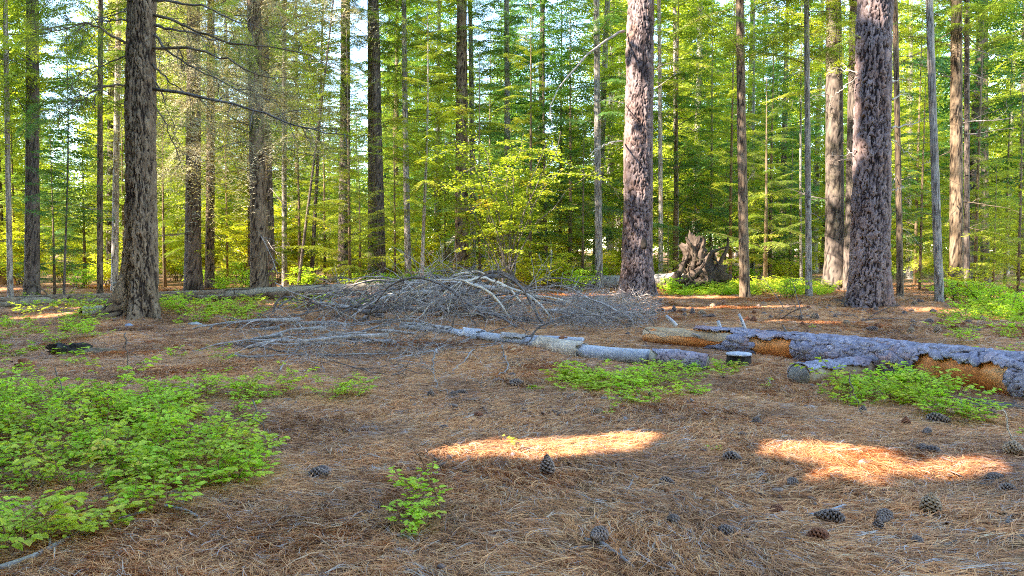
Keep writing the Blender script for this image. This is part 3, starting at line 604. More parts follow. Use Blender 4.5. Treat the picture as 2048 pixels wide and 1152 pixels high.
for (a_, b_), d0, d1, kinds in LIMBS:
    for q in range(7):
        u = (q + rsp.uniform(0, 1)) / 7; p = P(a_[0] + (b_[0] - a_[0]) * u, a_[1] + (b_[1] - a_[1]) * u + rsp.uniform(-2, 6), d0 + (d1 - d0) * u) - pL; az = (0 if b_[0] > a_[0] else pi) + rsp.normal(0, .9)
        obj('foliage', SPR[kinds[rsp.randint(len(kinds))]], t_left, p, (rsp.normal(0, .3), rsp.uniform(.1, .8), az), rsp.uniform(.25, .5))
dM = pM[1]
for i, (pp, d1, r, mt) in enumerate([([(1248, 62), (1215, 78), (1180, 105), (1150, 140), (1120, 170), (1100, 215), (1104, 260)], 15.2, .030, 'dead'), ([(1244, 282), (1222, 285), (1200, 295), (1178, 312)], 15.9, .022, 'dead_pale'),
                                     ([(1246, 205), (1225, 202), (1195, 200)], 16.2, .014, 'dead_pale'), ([(1308, 140), (1345, 120), (1390, 100)], 16, .012, 'dead'), ([(1308, 180), (1340, 155), (1368, 142)], 16, .009, 'dead_pale')]):
    limb(t_mid, pM, pp, dM - .1, d1, r, mt, 330 + i, 5 if i == 0 else 3, .35)
dR = pR[1]
for i, (pp, d1, r, mt) in enumerate([([(1722, 78), (1708, 68), (1694, 50)], 15.0, .020, 'moss'), ([(1775, 55), (1786, 48), (1794, 42)], 15.2, .026, 'moss'),
                                     ([(1716, 145), (1695, 142), (1672, 136), (1655, 140)], 15.4, .011, 'dead_pale'), ([(1716, 155), (1690, 172), (1670, 195), (1660, 215)], 15.2, .013, 'dead_pale'),
                                     ([(1784, 256), (1810, 250), (1835, 244), (1872, 240)], 15.2, .020, 'dead_pale'), ([(1784, 200), (1800, 192), (1820, 186)], 15.4, .018, 'dead_pale'),
                                     ([(1782, 165), (1796, 160), (1802, 150)], 15.4, .012, 'dead_pale'), ([(1784, 280), (1820, 310), (1845, 330)], 15.3, .010, 'dead_pale'),
                                     ([(1712, 300), (1690, 310), (1665, 312)], 15.4, .010, 'dead_pale'), ([(1738, 228), (1746, 232), (1756, 242)], 15.25, .008, 'dead_pale'), ([(1784, 380), (1800, 378), (1815, 372)], 15.4, .010, 'dead_pale')]):
    limb(t_right, pR, pp, dR - .12, d1, r, mt, 350 + i, 2, .25)
# knot hole of the middle pine: near-black blob painting the shade inside it
kp = P(1288, 488, dM - rM * 1.02) - pM; g = Geo(); V, Q = blob(14, 9, (.085, .035, .12), .3, 4); obj('knot_hole', mesh('knot_hole', g.add(V, Q), M['near_black'], True), t_mid, kp)

# ------------------------------------------------------------------ background stand
def bg_tree_meshes():
    out = []
    for s, (z0, H, n, Lm, lod, nm, r) in enumerate([(.9, 21, 200, 2.7, TB, 'fir', .15), (2.4, 24, 190, 2.9, TB, 'fir', .19), (.5, 15, 170, 2.4, TB, 'fir_lime', .11), (3.0, 25, 190, 3.0, TB, 'fir_blue', .2),
                                                 (1.2, 18, 170, 2.5, TB, 'fir_blue', .13), (1.8, 22, 190, 3.0, TB, 'fir_lime', .17)]):
        g = crown(400 + s, z0, H, n, Lm, lod, 12); c = mesh('crown', g, [M[nm], M['dead_brown']])
        t = trunk(420 + s, r, .02, H, 14, np.concatenate([np.arange(-.3, 10, .3), np.linspace(10, H, 8)]), (R0.normal(0, .008), 0), .3, .3, .012, .1, .3, ['bark_fir', 'bark_dark', 'bark_grey', 'bark_dark', 'bark_fir', 'bark_grey'][s])
        out.append((c, t))
    return out
BGT = bg_tree_meshes(); FAR = []
for s, (z0, H, Lm, nm) in enumerate([(1.5, 24, 3.2, 'fir'), (1., 21, 3.0, 'fir_lime'), (3, 27, 3.2, 'fir_blue')]):
    g = crown(440 + s, z0, H, 170, Lm * 1.1, TC, 0); FAR.append((mesh('crown', g, [M[nm], M['dead_brown']]), trunk(450 + s, .2, .02, H, 8, np.linspace(-.3, H, 14), (0, 0), .2, .3, .01, .2, .5, 'bark_fir')))
rs = np.random.RandomState(77); placed = []
for o in list(COL.objects):
    if o.get('category') in ('conifer tree', 'sapling'): placed.append(o.location[:2])
def clear_of(x, y, r): return all((x - a) ** 2 + (y - b) ** 2 > r * r for a, b in placed)
KINDS = ['slender mid-green fir', 'tall bare-stemmed fir', 'yellow-green low-branched fir', 'tall bluish fir', 'small dark green fir', 'tall yellow-green fir']
LM = sorted([(21, 'the slim trunk at the left edge'), (61, 'the dark straight trunk at the far left'), (203, 'the slender brown trunk by the stump'), (281, 'the thick furrowed tree'), (386, 'the close pair behind the fallen log'), (516, 'the trunk draped with dull sprays'), (623, 'the two thin dark trunks'), (686, 'the sturdy trunk behind the long log'),
    (751, 'the twin trunks'), (847, 'the young fir with the pale stem'), (925, 'the broad trunk beside the tent'), (1012, 'the grey trunk above the yellow-green bush'), (1092, 'the narrow spruce'), (1199, 'the slender trunk left of the knot-hole pine'), (1276, 'the knot-hole pine'), (1400, 'the upturned root plate'),
    (1493, 'the slim trunk between the big pines'), (1621, 'the thin pale trunk with sunlit base'), (1745, 'the widest pine'), (1879, 'the trunk with the bleached lower half'), (1926, 'the close pair at the right'), (2048, 'the right edge')])
LABN = {}
def where(x, y):
    px = 1024 + FPX * x / y; a = min(LM, key=lambda q: abs(q[0] - px)); d = px - a[0]
    w_ = 'right behind' if abs(d) < 16 else ('just right of' if d > 0 else 'just left of')
    if px < -20 or px > 2068: w_ = 'outside the picture beyond'
    return w_ + ' ' + a[1]
nbt = 0; tries = 0
def bg_tree(x, y, k=None, sc_=None, far=False):
    global nbt
    k = rs.randint(3 if far else 6) if k is None else k; S = FAR if far else BGT; s_ = rs.uniform(.8, 1.15) if sc_ is None else sc_
    e = obj('fir_tree', None, loc=(x, y, gz(x, y) - .05), rot=(rs.normal(0, .02), rs.normal(0, .02), rs.uniform(0, 2 * pi)), scale=s_, label=('distant fir ' + where(x, y) if far else KINDS[k] + (', nearer one, ' if y < 36 else ', ') + where(x, y)), cat='fir tree', group='firs of the distant forest' if far else 'firs of the stand behind the clearing')
    obj('trunk', S[k][1], e); obj('crown', S[k][0], e); placed.append((x, y)); nbt += 1
while nbt < 112 and tries < 4000:
    tries += 1; y = 24 + 42 * rs.uniform() ** .9; x = rs.uniform(-1, 1) * (.66 * y + 4)
    left_open = (x < -.12 * y) and y < 48
    if left_open and rs.uniform() < .45: continue
    if abs(x / y + .055) < .03 and y < 40: continue
    q = 1024 + FPX * x / y; gap = 70 < q < 215 or 1095 < q < 1185 or 640 < q < 720
    if gap and y < 40: continue
    if clear_of(x, y, 2.9 if y < 45 else 3.2): bg_tree(x, y, sc_=(.6 * rs.uniform(.8, 1.2) if gap else None), k= rs.choice([0, 1, 2, 5, 2] if left_open else [0, 1, 3, 4, 5, 2]))
m0 = nbt; tries = 0
while nbt < m0 + 110 and tries < 4000:
    tries += 1; y = 66 + 60 * rs.uniform(); x = rs.uniform(-1, 1) * (.66 * y + 5)
    q = 1024 + FPX * x / y; gap = 70 < q < 215 or 1095 < q < 1185 or 640 < q < 720 or -80 < q < 20
    if clear_of(x, y, 4.6): bg_tree(x, y, far=True, sc_=.72 * rs.uniform(.8, 1.15) if gap else None)

# young firs and sprays closer in
YM = []
for s, (H, n, Lm, nm, low) in enumerate([(4.6, 60, 1.2, 'fir_lime', 1), (3.2, 46, .95, 'fir', 1), (5.6, 66, 1.5, 'fir_blue', .9)]):
    YM.append((mesh('crown', crown(500 + s, .35, H, n, Lm, TA if s else TA, 99, low=low, Lmin=.2), [M[nm], M['dead_brown']]), mesh('trunk', Geo().add(*tube(np.array([[0, 0, -.1], [.01, 0, H * .4], [0, 0.02, H * .98]]), [.03 + .008 * s, .022, .004], 7)), M['bark_fir'], True)))
def young(px, py, k, s_, depth=None, label=None):
    p = G(px, py) if depth is None else P(px, py, depth)
    e = obj('young_fir', None, loc=(p[0], p[1], gz(p[0], p[1])), rot=(0, 0, rs.uniform(0, 6)), scale=s_, label=label or 'understory young fir ' + where(p[0], p[1]), cat='young fir', group='young firs of the understory')
    obj('trunk', YM[k][1], e); obj('crown', YM[k][0], e)
young(2035, 610, 0, 1.0, 16.5, 'bright green young fir half out of the picture at the right edge')
young(1985, 600, 1, 1.0, 19, 'small green fir between the trunk pair and the right edge of the picture')
young(1245 + 90, 585, 1, .75, 23, 'small green fir right behind the pine with the knot hole')
young(110, 602, 2, .85, 19, 'small bluish fir behind the left end of the long fallen log')
for px, k, s_, d in ((330, 1, 1.1, 24), (455, 0, .9, 26), (650, 0, 1.1, 27), (720, 1, .9, 24), (790, 0, 1.0, 28), (1140, 2, 1.2, 25), (1165, 1, 1.0, 23), (1420, 2, 1.3, 29), (1540, 2, 1.2, 27), (1580, 1, 1.2, 30), (1760, 2, 1.1, 22), (1840, 0, .9, 21), (1900, 1, 1.1, 24), (2010, 0, 1.1, 25), (700, 0, 1.1, 22), (600, 1, 1.2, 25), (1060, 0, 1.3, 24), (960, 0, 1.0, 22), (1120, 0, 1.5, 27), (1350, 2, 1.4, 25), (1460, 0, 1.3, 24), (1530, 1, 1.3, 23), (1660, 0, 1.2, 26), (1830, 0, 1.3, 25), (1950, 0, 1.2, 22), (500, 0, 1.0, 23), (250, 0, 1.1, 25), (30, 0, 1.0, 26), (170, 1, 1.2, 27), (1450, 0, 1.0, 33), (1390, 1, 1.1, 31), (980, 2, 1.2, 30), (890, 0, 1.0, 33)):
    young(px, 560, k, s_ * 1.45, d, None)

# leafy bushes
def bush_mesh(seed, H, Wd, nst, nl, ll, flat=.25, r=.012):
    rs = np.random.RandomState(seed); S = Geo(); Lf = Geo(); tips = []
    for i in range(nst):
        a = rs.uniform(0, 2 * pi); ht = H * rs.uniform(.6, 1); ou = Wd * rs.uniform(.2, 1); n = 9; u = np.linspace(0, 1, n)
        p = np.stack([cos(a) * (ou * u ** 1.6) + .08 * rs.normal(), sin(a) * (ou * u ** 1.6) + .08 * rs.normal(), ht * (u - .12 * u ** 3) - .03], -1); p[1:] += rs.normal(0, .02 * H, (n - 1, 3)) * u[1:, None]
        S.add(*tube(p, r * np.linspace(1, .25, n), 5, False)); tips.append(p)
        for k in range(6):
            j = rs.randint(3, n - 1); dd = nrm(np.array([rs.normal(), rs.normal(), rs.uniform(-.1, .5)])); l = Wd * rs.uniform(.15, .5); q = p[j] + dd * l * np.linspace(0, 1, 5)[:, None]; q[:, 2] -= .15 * l * np.linspace(0, 1, 5) ** 2
            S.add(*tube(q, r * .35 * np.linspace(1, .3, 5), 3, False)); tips.append(q)
    W_ = np.array([len(t) for t in tips], float); ch = rs.choice(len(tips), nl, p=W_ / W_.sum()); u = rs.beta(2.2, 1.1, nl)
    pos = np.array([t[0] * 0 + np.array([np.interp(x, np.linspace(0, 1, len(t)), t[:, c]) for c in range(3)]) for t, x in zip([tips[c] for c in ch], u)])
    a = rs.uniform(0, 2 * pi, nl); off = rs.uniform(.2, 1.6, nl) * ll
    D = np.stack([np.cos(a), np.sin(a), rs.uniform(-.45, .25, nl)], -1); U = np.array([0, 0, 1.]) + rs.normal(0, flat, (nl, 3))
    V, Q = leaves(pos + D * off[:, None], D, U, ll * rs.uniform(.6, 1.2, nl), ll * .62 * rs.uniform(.7, 1.1, nl)); Lf.add(V, Q, 0, np.repeat(np.clip(rs.normal(.5, .25, nl), 0, 1), 6))
    return S, Lf
S, Lf = bush_mesh(601, 4.4, 2.5, 22, 9500, .075, .45, .02); p = G(1015, 586)
e = obj('bush', None, loc=p, label='tall many-stemmed yellow-green bush right behind the brush pile', cat='bush')
obj('stems', mesh('stems', S, M['dead_dark'], True), e); obj('leaves', mesh('leaves', Lf, M['leaf_olive']), e, kind='stuff')
BM = []
for s, (H, Wd, ns, nl, ll) in enumerate([(1.7, .9, 10, 1500, .08), (1.1, .8, 9, 1100, .07), (2.6, 1.2, 11, 2000, .085), (.7, .6, 9, 800, .06)]):
    S, Lf = bush_mesh(610 + s, H, Wd, ns, nl, ll); BM.append((mesh('stems', S, M['dead_brown'], True), mesh('leaves', Lf, M['leaf_yellow' if s != 3 else 'leaf_lime'])))
BL = ['rounded yellow-green bush', 'low yellow-green bush', 'tall loose yellow-green bush', 'knee-high bright green bush']
def bush(x, y, k, s_=1.):
    e = obj('bush', None, loc=(x, y, gz(x, y)), rot=(0, 0, rs.uniform(0, 6)), scale=s_, label=BL[k] + (' ' if y < 27 else ' far ') + where(x, y), cat='bush', group=['rounded', 'low', 'tall', 'knee-high'][k] + ' bushes behind the clearing')
    obj('stems', BM[k][0], e); obj('leaves', BM[k][1], e, kind='stuff')
nb = 0
while nb < 260:
    y = 20 + 34 * rs.uniform() ** .95; f = rs.uniform(-.66, .66); x = f * y
    right = f > .09
    if right and y < 23: continue
    if right and rs.uniform() < .45: continue
    if abs(f + .055) < .035 and y < 33: k = 3 if rs.uniform() < .5 else 1; bush(x, y, k, .9); nb += 1; continue
    k = rs.choice([0, 1, 2, 3], p=[.35, .3, .2, .15]) if not right else rs.choice([0, 1, 3], p=[.25, .35, .4])
    if y < 24.5 and k in (0, 2): k = 1 if rs.uniform() < .5 else 3
    bush(x, y, k, rs.uniform(.75, 1.25)); nb += 1
for px, py, k in ((1990, 622, 3), (1955, 610, 3), (2030, 640, 3), (1900, 605, 3), (1935, 600, 1), (1340, 590, 3), (1575, 600, 3)):
    p = G(px, py); bush(p[0], p[1], k, .8)

# ------------------------------------------------------------------ unseen firs added left of and behind the camera to shade the clearing
def bad_spot(x, y): return (y > -3 and (x + .64 * y) / 1.187 > -4.7) or (y <= -3 and x > -3 and y > -6)
rs = np.random.RandomState(91); k = 0; ns = 0; SHADE = []
while ns < 72 and k < 4000:
    k += 1; x = rs.uniform(-46, 3); y = rs.uniform(-34, 19)
    if bad_spot(x, y): continue
    if x * x + y * y < 9: continue
    # keep to the side the sun comes from
    if (x + 4) * SUNV[0] + (y - 7) * SUNV[1] < 2.5: continue
    if any((x - a) ** 2 + (y - b) ** 2 < 7.5 for a, b in SHADE): continue
    SHADE.append((x, y)); ns += 1
SHT = trunk(88, .22, .03, 24, 10, np.linspace(-.3, 24, 20), (0, 0), .3, .3, .012, .15, .4, 'bark_fir')
SHADE += [q for q in [(-5.5, -1.2), (-3.6, -4.4), (-8.5, .8), (-1.5, -7.5), (-7., -4.8), (-11, -2.5), (-7.9, 2.4), (-12, 3.0), (-15.5, -.4), (-20, 0), (-16.5, 3), (-21, 3.5), (-25, -1), (-13, .5), (-18, 6), (-23, 6.5)] if not bad_spot(*q)]
LG = np.array([p for p, r in LIT if p[1] < 8])
def blocks(x, y):
    d = np.array([x, y]) - LG[:, :2]; a = SUNV[:2] / np.linalg.norm(SUNV[:2]); k_ = d @ a; off = np.abs(d[:, 0] * a[1] - d[:, 1] * a[0]); return bool(np.any((k_ > 0) & (k_ < 33) & (off < .42)))
for i, (x, y) in enumerate(SHADE):
    for tr in range(400):
        if not blocks(x, y) and not bad_spot(x, y): break
        x = SHADE[i][0] + rs.normal(0, .4 + tr * .005); y = SHADE[i][1] + rs.normal(0, .4 + tr * .005)
    SHADE[i] = (x, y)
SC_ = [crown(700 + i, 3.4, 24, 150, 3.9, TS, 99) for i in range(5)]; SM_ = {}
for i, (x, y) in enumerate(SHADE):
    o_ = np.array([x, y, gz(x, y)]); e = obj('fir_tree', None, loc=o_, label='unseen fir added outside the picture to shade the clearing, crown cut for sun spots', cat='fir tree', group='firs beside and behind the viewer')
    kk = i % 5; g0 = SC_[kk]; nq = len(g0.arr()[1]); g = opened(g0, o_); obj('trunk', SHT, e)
    if len(g[1]) > nq - 20: me = SM_.setdefault(kk, None) or SM_.__setitem__(kk, mesh('crown', g0, [M['fir'], M['dead_brown']])) or SM_[kk]
    else: me = mesh('crown', g, [M['fir'], M['dead_brown']])
    obj('crown', me, e)
for x, y in ((16, 4), (12, -6), (19, 12), (4, -14), (24, 18), (20, -9), (8, -20), (16, -18)):
    e = obj('fir_tree', None, loc=(x, y, gz(x, y)), label='unseen fir added outside the picture to shade the clearing, crown cut for sun spots', cat='fir tree', group='firs beside and behind the viewer')
    obj('trunk', FAR[0][1], e); obj('crown', FAR[(int(x)) % 3][0], e)
# ------------------------------------------------------------------ fallen logs
def log_path(cps, n=40):
    """cps: (px, py of the underside, radius) -> centre line resting on the ground"""
    pts = [];
    for px, py, r in cps:
        p = G(px, py); pts.append([p[0], p[1] + r * .6, p[2] + r * (.9 if p[1] < 12 else 1.15)])
    pts = np.array(pts); q = smooth_path(pts, n); pxs = np.interp(np.linspace(0, len(cps) - 1, n), range(len(cps)), [c[0] for c in cps]); rr = np.interp(np.linspace(0, len(cps) - 1, n), range(len(cps)), [c[2] for c in cps])
    return q, rr, pxs
def sleeve(pts, rad, pxs, seg, keep, amp, seed, cu=.10, cl=.16):
    """bark skin round a log: faces kept where keep(px, angle) holds; angle 0 faces the camera, positive is up"""
    T = nrm(np.gradient(pts, axis=0)); ref = np.array([0, 0, 1.]); A = nrm(np.cross(T, ref)); A = np.where(A[:, 1:2] > 0, -A, A); B = np.cross(T, A); B = np.where(B[:, 2:3] < 0, -B, B)
    th = np.linspace(-pi, pi, seg, endpoint=False); ln = np.concatenate([[0], np.cumsum(np.linalg.norm(np.diff(pts, axis=0), axis=1))])
    Z, Tt = np.meshgrid(ln, th, indexing='ij'); r0 = float(np.mean(rad)); per = max(4, round(2 * pi * r0 / cu))
    wu = 1.3 * vn(np.cos(Tt) * 3 + 9, Z * 8 + np.sin(Tt) * 3, seed); wv = 1.2 * vn(np.cos(Tt) * 4, Z * 9 + np.sin(Tt) * 4, seed + 1)
    e, rid = cells((Tt + pi) / (2 * pi) * per + wu, Z / cl + wv, per, seed); e2, r2 = cells((Tt + pi) / (2 * pi) * per * 2 + wu * 2, Z / cl * 2 + wv * 2, per * 2, seed + 5)
    k = sstep(.0, .12, e); R = rad[:, None] + amp * (k * (.3 + .9 * rid) - .3) + amp * .35 * sstep(0, .10, e2) * r2
    V = (pts[:, None] + R[..., None] * (np.cos(Tt)[..., None] * A[:, None] + np.sin(Tt)[..., None] * B[:, None])).reshape(-1, 3)
    i = np.arange(len(pts) - 1)[:, None] * seg; j = np.arange(seg)[None]; kk = (j + 1) % seg
    Q = np.stack([i + j, i + kk, i + seg + kk, i + seg + j], -1); PX = (pxs[:-1] + pxs[1:])[:, None] / 2 + 0 * j; TH = th[None] + pi / seg + 0 * i
    m_ = keep(PX, TH).ravel(); tn = np.clip(k * (.35 + .65 * rid) * (.55 + .45 * sstep(0, .12, e2)) + .03, 0, 1).ravel()
    return (V, Q.reshape(-1, 4)[m_], tn), (A, B, ln)
def fit(o_pts): return np.array(o_pts[0])
# red-brown pine log with scaly bark
pts, rr, pxs = log_path([(1296, 688, .098), (1450, 706, .118), (1600, 726, .135), (1760, 748, .150), (1900, 772, .160), (2048, 800, .172), (2300, 850, .19)], 330)
o0 = pts[0].copy(); lp = pts - o0
red = obj('fallen_log', None, loc=o0, label='long pine log with scaly bark tinted purple-grey as by skylight, peeled to orange wood in two places', cat='log')
rsl = np.random.RandomState(4)
obj('wood', mesh('wood', Geo().add(*tube(lp[::5], rr[::5] * .97, 40, True, .09, rsl, 3.)), M['orange_wood'], True), red)
def keep_red(px, th):
    w1 = 14 * (vn(th * 3, px / 22, 3)); w2 = .5 * vn(px / 30, th * 0 + 2, 4) + .25 * vn(px / 9, th * 0, 5)
    k = px + w1 > 1452 + 30 * np.sin(th * 2)
    p1 = (px + w1 > 1506) & (px + w1 < 1596) & (th < .80 + w2) & (th > -1.35)
    p2 = (px + w1 > 1868) & (px + w1 < 2075) & (th < .62 + w2 * .8) & (th > -1.5)
    p3 = (px + w1 > 1405) & (px + w1 < 1480) & (th > .95 + w2)
    return (k & ~p1 & ~p2) | p3
(Vb, Qb, tb), (A_, B_, ln_) = sleeve(lp, rr + .010, pxs, 120, keep_red, .020, 31, .085, .15)
bk = obj('bark', mesh('bark', Geo().add(Vb, Qb, 0, tb), M['log_plate']), red)
md = bk.modifiers.new('thickness', 'SOLIDIFY'); md.thickness = .014; md.offset = -1
# upper side of the peeled stretch is dull tan
(Vt, Qt, tt), _ = sleeve(lp, rr * .985 + .0015, pxs, 60, lambda px, th: (px < 1470) & (th > .25 + .5 * vn(px / 30, th, 8)), .003, 33)
obj('weathered_wood', mesh('weathered_wood', Geo().add(Vt, Qt, 0, .6), M['tan_wood'], True), red)
PLM = []
for s in range(10):
    r_ = np.random.RandomState(1200 + s); n = 9; a = np.linspace(0, 2 * pi, n, endpoint=False); rad = r_.uniform(.6, 1.1, n); x = np.cos(a) * rad * .085; y = np.sin(a) * rad * .045
    top = np.stack([x, y, .009 + r_.normal(0, .002, n)], -1); bot = np.stack([x * 1.04, y * 1.04, np.full(n, -.006)], -1); V = np.vstack([top, bot, [[0, 0, .012]]]); j = np.arange(n); k = (j + 1) % n
    Q = np.vstack([np.stack([j, k, np.full(n, 2 * n), np.full(n, 2 * n)], -1), np.stack([j + n, k + n, k, j], -1)])
    PLM.append(mesh('bark_plate', Geo().add(V, Q, 0, np.concatenate([np.full(n, r_.uniform(.35, .8)), np.full(n, .08), [r_.uniform(.5, 1)]])), M['log_plate']))
cnt = 0
while cnt < 240:
    i = rsl.randint(50, 262); th = rsl.uniform(-1.0, 2.0)
    if not keep_red(np.array([[pxs[i]]]), np.array([[th]]))[0, 0] or pxs[i] < 1455: continue
    nr = cos(th) * A_[i] + sin(th) * B_[i]; T_ = nrm(lp[i + 1] - lp[i]); S_ = np.cross(nr, T_); Mx = Matrix(np.stack([T_, S_, nr], 1).tolist()).to_euler()
    o = obj('bark_plate', PLM[rsl.randint(10)], red, lp[i] + nr * (rr[i] + .026 + rsl.uniform(-.002, .004)), scale=rsl.uniform(.7, 1.25))
    e = Matrix(np.stack([T_, S_, nr], 1).tolist()) @ Matrix.Rotation(rsl.normal(0, .35), 3, 'Z') @ Matrix.Rotation(rsl.normal(0, .09), 3, 'X') @ Matrix.Rotation(rsl.normal(0, .07), 3, 'Y'); o.rotation_euler = e.to_euler(); cnt += 1
# branch stubs on the log
for px_, py_, x2, y2, r, mt in ((1352, 652, 1332, 632, .024, 'grey_wood'), (1310, 656, 1300, 636, .007, 'dead_dark'), (1440, 662, 1436, 642, .022, 'grey_wood'), (1492, 664, 1478, 628, .017, 'grey_wood'), (1573, 668, 1565, 650, .010, 'dead_dark'), (1430, 690, 1385, 668, .02, 'dead')):
    i = int(np.argmin(abs(pxs - px_))); d = pts[i][1]; a = P(px_, py_, d) - o0; b = P(x2, y2, d) - o0
    obj('branch_stub', mesh('branch_stub', Geo().add(*tube(np.array([a, (a + b) / 2 + .004, b]), [r * 1.2, r, r * .8], 9, True, .2, rsl)), M[mt], True), red)

# grey bare log running out of the brush pile
pts, rr, pxs = log_path([(806, 662, .05), (950, 682, .062), (1072, 700, .068), (1170, 722, .085), (1300, 736, .092)], 160); o0 = pts[0].copy(); lp = pts - o0
gl = obj('fallen_log', None, loc=o0, label='bare grey log poking out of the brush pile, cream bark left round its middle', cat='log')
obj('wood', mesh('wood', Geo().add(*tube(lp[::3], rr[::3] * .93, 28, True, .08, rsl, 3.)), M['grey_wood'], True), gl)
def slv(name, x0, x1, mt, add, amp, cu, cl, tmin=-9, tmax=9, parent=gl, th=.008, lab=None):
    (Vb, Qb, tb), _ = sleeve(lp, rr + add, pxs, 64, lambda px, t_: (px + 8 * vn(t_ * 3, px * 0, 7) > x0) & (px + 8 * vn(t_ * 3, px * 0 + 3, 9) < x1) & (t_ > tmin + .5 * vn(px / 9, t_ * 0, 6)) & (t_ < tmax), amp, 35 + int(x0), cu, cl)
    b = obj(name, mesh(name, Geo().add(Vb, Qb, 0, tb * .5 + .4), M[mt], True), parent, label=lab); md = b.modifiers.new('thickness', 'SOLIDIFY'); md.thickness = th; md.offset = -1
slv('bark', 1078, 1166, 'pale_bark_log', .012, .004, .2, .2, lab='cream bark still wrapped round the log')
slv('bark', 800, 832, 'dead', .01, .01, .06, .08); slv('bark', 846, 905, 'dead', .008, .008, .06, .08, -.3); slv('bark', 930, 960, 'grey_wood', .010, .008, .06, .08, -.2); slv('bark', 1000, 1050, 'dead', .008, .006, .06, .08, .6)
slv('bark', 1180, 1300, 'rot', .002, .004, .1, .1, -2.2, -.75, th=.004)
obj('branch_stub', mesh('branch_stub', Geo().add(*blob(14, 9, (.05, .05, .075), .4, 8)), M['dead'], True), gl, P(1076, 688, float(np.interp(1076, pxs, pts[:, 1])) - .04) - o0)
# dark barked log section, continues the line
pts, rr, pxs = log_path([(1302, 738, .092), (1360, 744, .098), (1418, 748, .085)], 70); o0 = pts[0].copy(); lp = pts - o0
dl = obj('log_section', None, loc=o0, label='short dark log section with dull bark tinted purple as by skylight between green plants', cat='log'); obj('wood', mesh('wood', Geo().add(*tube(lp[::3], rr[::3] * .94, 28, True, .06, rsl)), M['stump_wood'], True), dl)
(Vb, Qb, tb), _ = sleeve(lp, rr + .008, pxs, 80, lambda px, t_: px > 1316 + 8 * np.sin(t_ * 3), .008, 71, .05, .07); obj('bark', mesh('bark', Geo().add(Vb, Qb, 0, tb), M['log_plate']), dl)
# broken grey piece behind it
p0 = G(1060, 684); p1 = G(1166, 690); lp = smooth_path(np.array([p0, (p0 + p1) / 2, p1]) - p0, 12) + [0, 0, .04]
bl_ = obj('broken_log', None, loc=p0, label='small broken grey log with a rotten orange-red gap, behind the cream-barked log', cat='log')
obj('wood', mesh('wood', Geo().add(*tube(lp, np.linspace(.04, .05, 12), 16, True, .25, rsl)), M['grey_wood'], True), bl_); obj('rotten_wood', mesh('rotten_wood', Geo().add(*blob(12, 8, (.07, .05, .05), .4, 5)), M['rot'], True), bl_, lp[7] + [0, -.02, 0])
# long fallen log at the back left
def simple_log(cps, n, mt, seg, name, label, wob=.12, bark_amp=.01, barkmat=None, keep=None):
    pts, rr, pxs = log_path(cps, n); o0 = pts[0].copy(); lp = pts - o0; t = obj(name, None, loc=o0, label=label, cat='log')
    obj('wood', mesh('wood', Geo().add(*tube(lp[::2], rr[::2] * .95, seg, True, wob, rsl, 2.)), M[mt], True), t)
    if barkmat:
        (Vb, Qb, tb), _ = sleeve(lp, rr + .004, pxs, seg * 2, keep or (lambda px, th: px > -1e9), bark_amp, 55, .09, .2); obj('bark', mesh('bark', Geo().add(Vb, Qb, 0, tb), M[barkmat]), t)
    return t, pts, rr
kb = lambda px, th: vn(px / 60, th * 1.5, 12) + .35 * np.sin(th) < .18
backlog, bpts, brr = simple_log([(-260, 632, .10), (0, 619, .105), (250, 609, .115), (420, 604, .125), (560, 602, .15), (700, 598, .165), (815, 592, .16)], 300, 'stump_wood', 22, 'fallen_log', 'very long grey fallen log lying across the back of the clearing at the left', .12, .014, 'bark_fir', kb)
for px_, x2, y2, x3, y3 in ((352, 372, 592, 352, 576), (108, 80, 575, 30, 548), (700, 716, 560, 740, 552), (478, 470, 590, 468, 575), (640, 655, 562, 662, 548)):
    i = int(np.argmin(abs(bpts[:, 0] / bpts[:, 1] * FPX + 1024 - px_))); a = bpts[i]; d = a[1]; o_ = bpts[0]
    c = smooth_path(np.array([a, P(x2, y2, d - .1), P(x3, y3, d - .2)]) - o_, 9); obj('branch', mesh('branch', Geo().add(*tube(c, np.linspace(.022, .006, 9), 6)), M['dead_brown'], True), backlog)
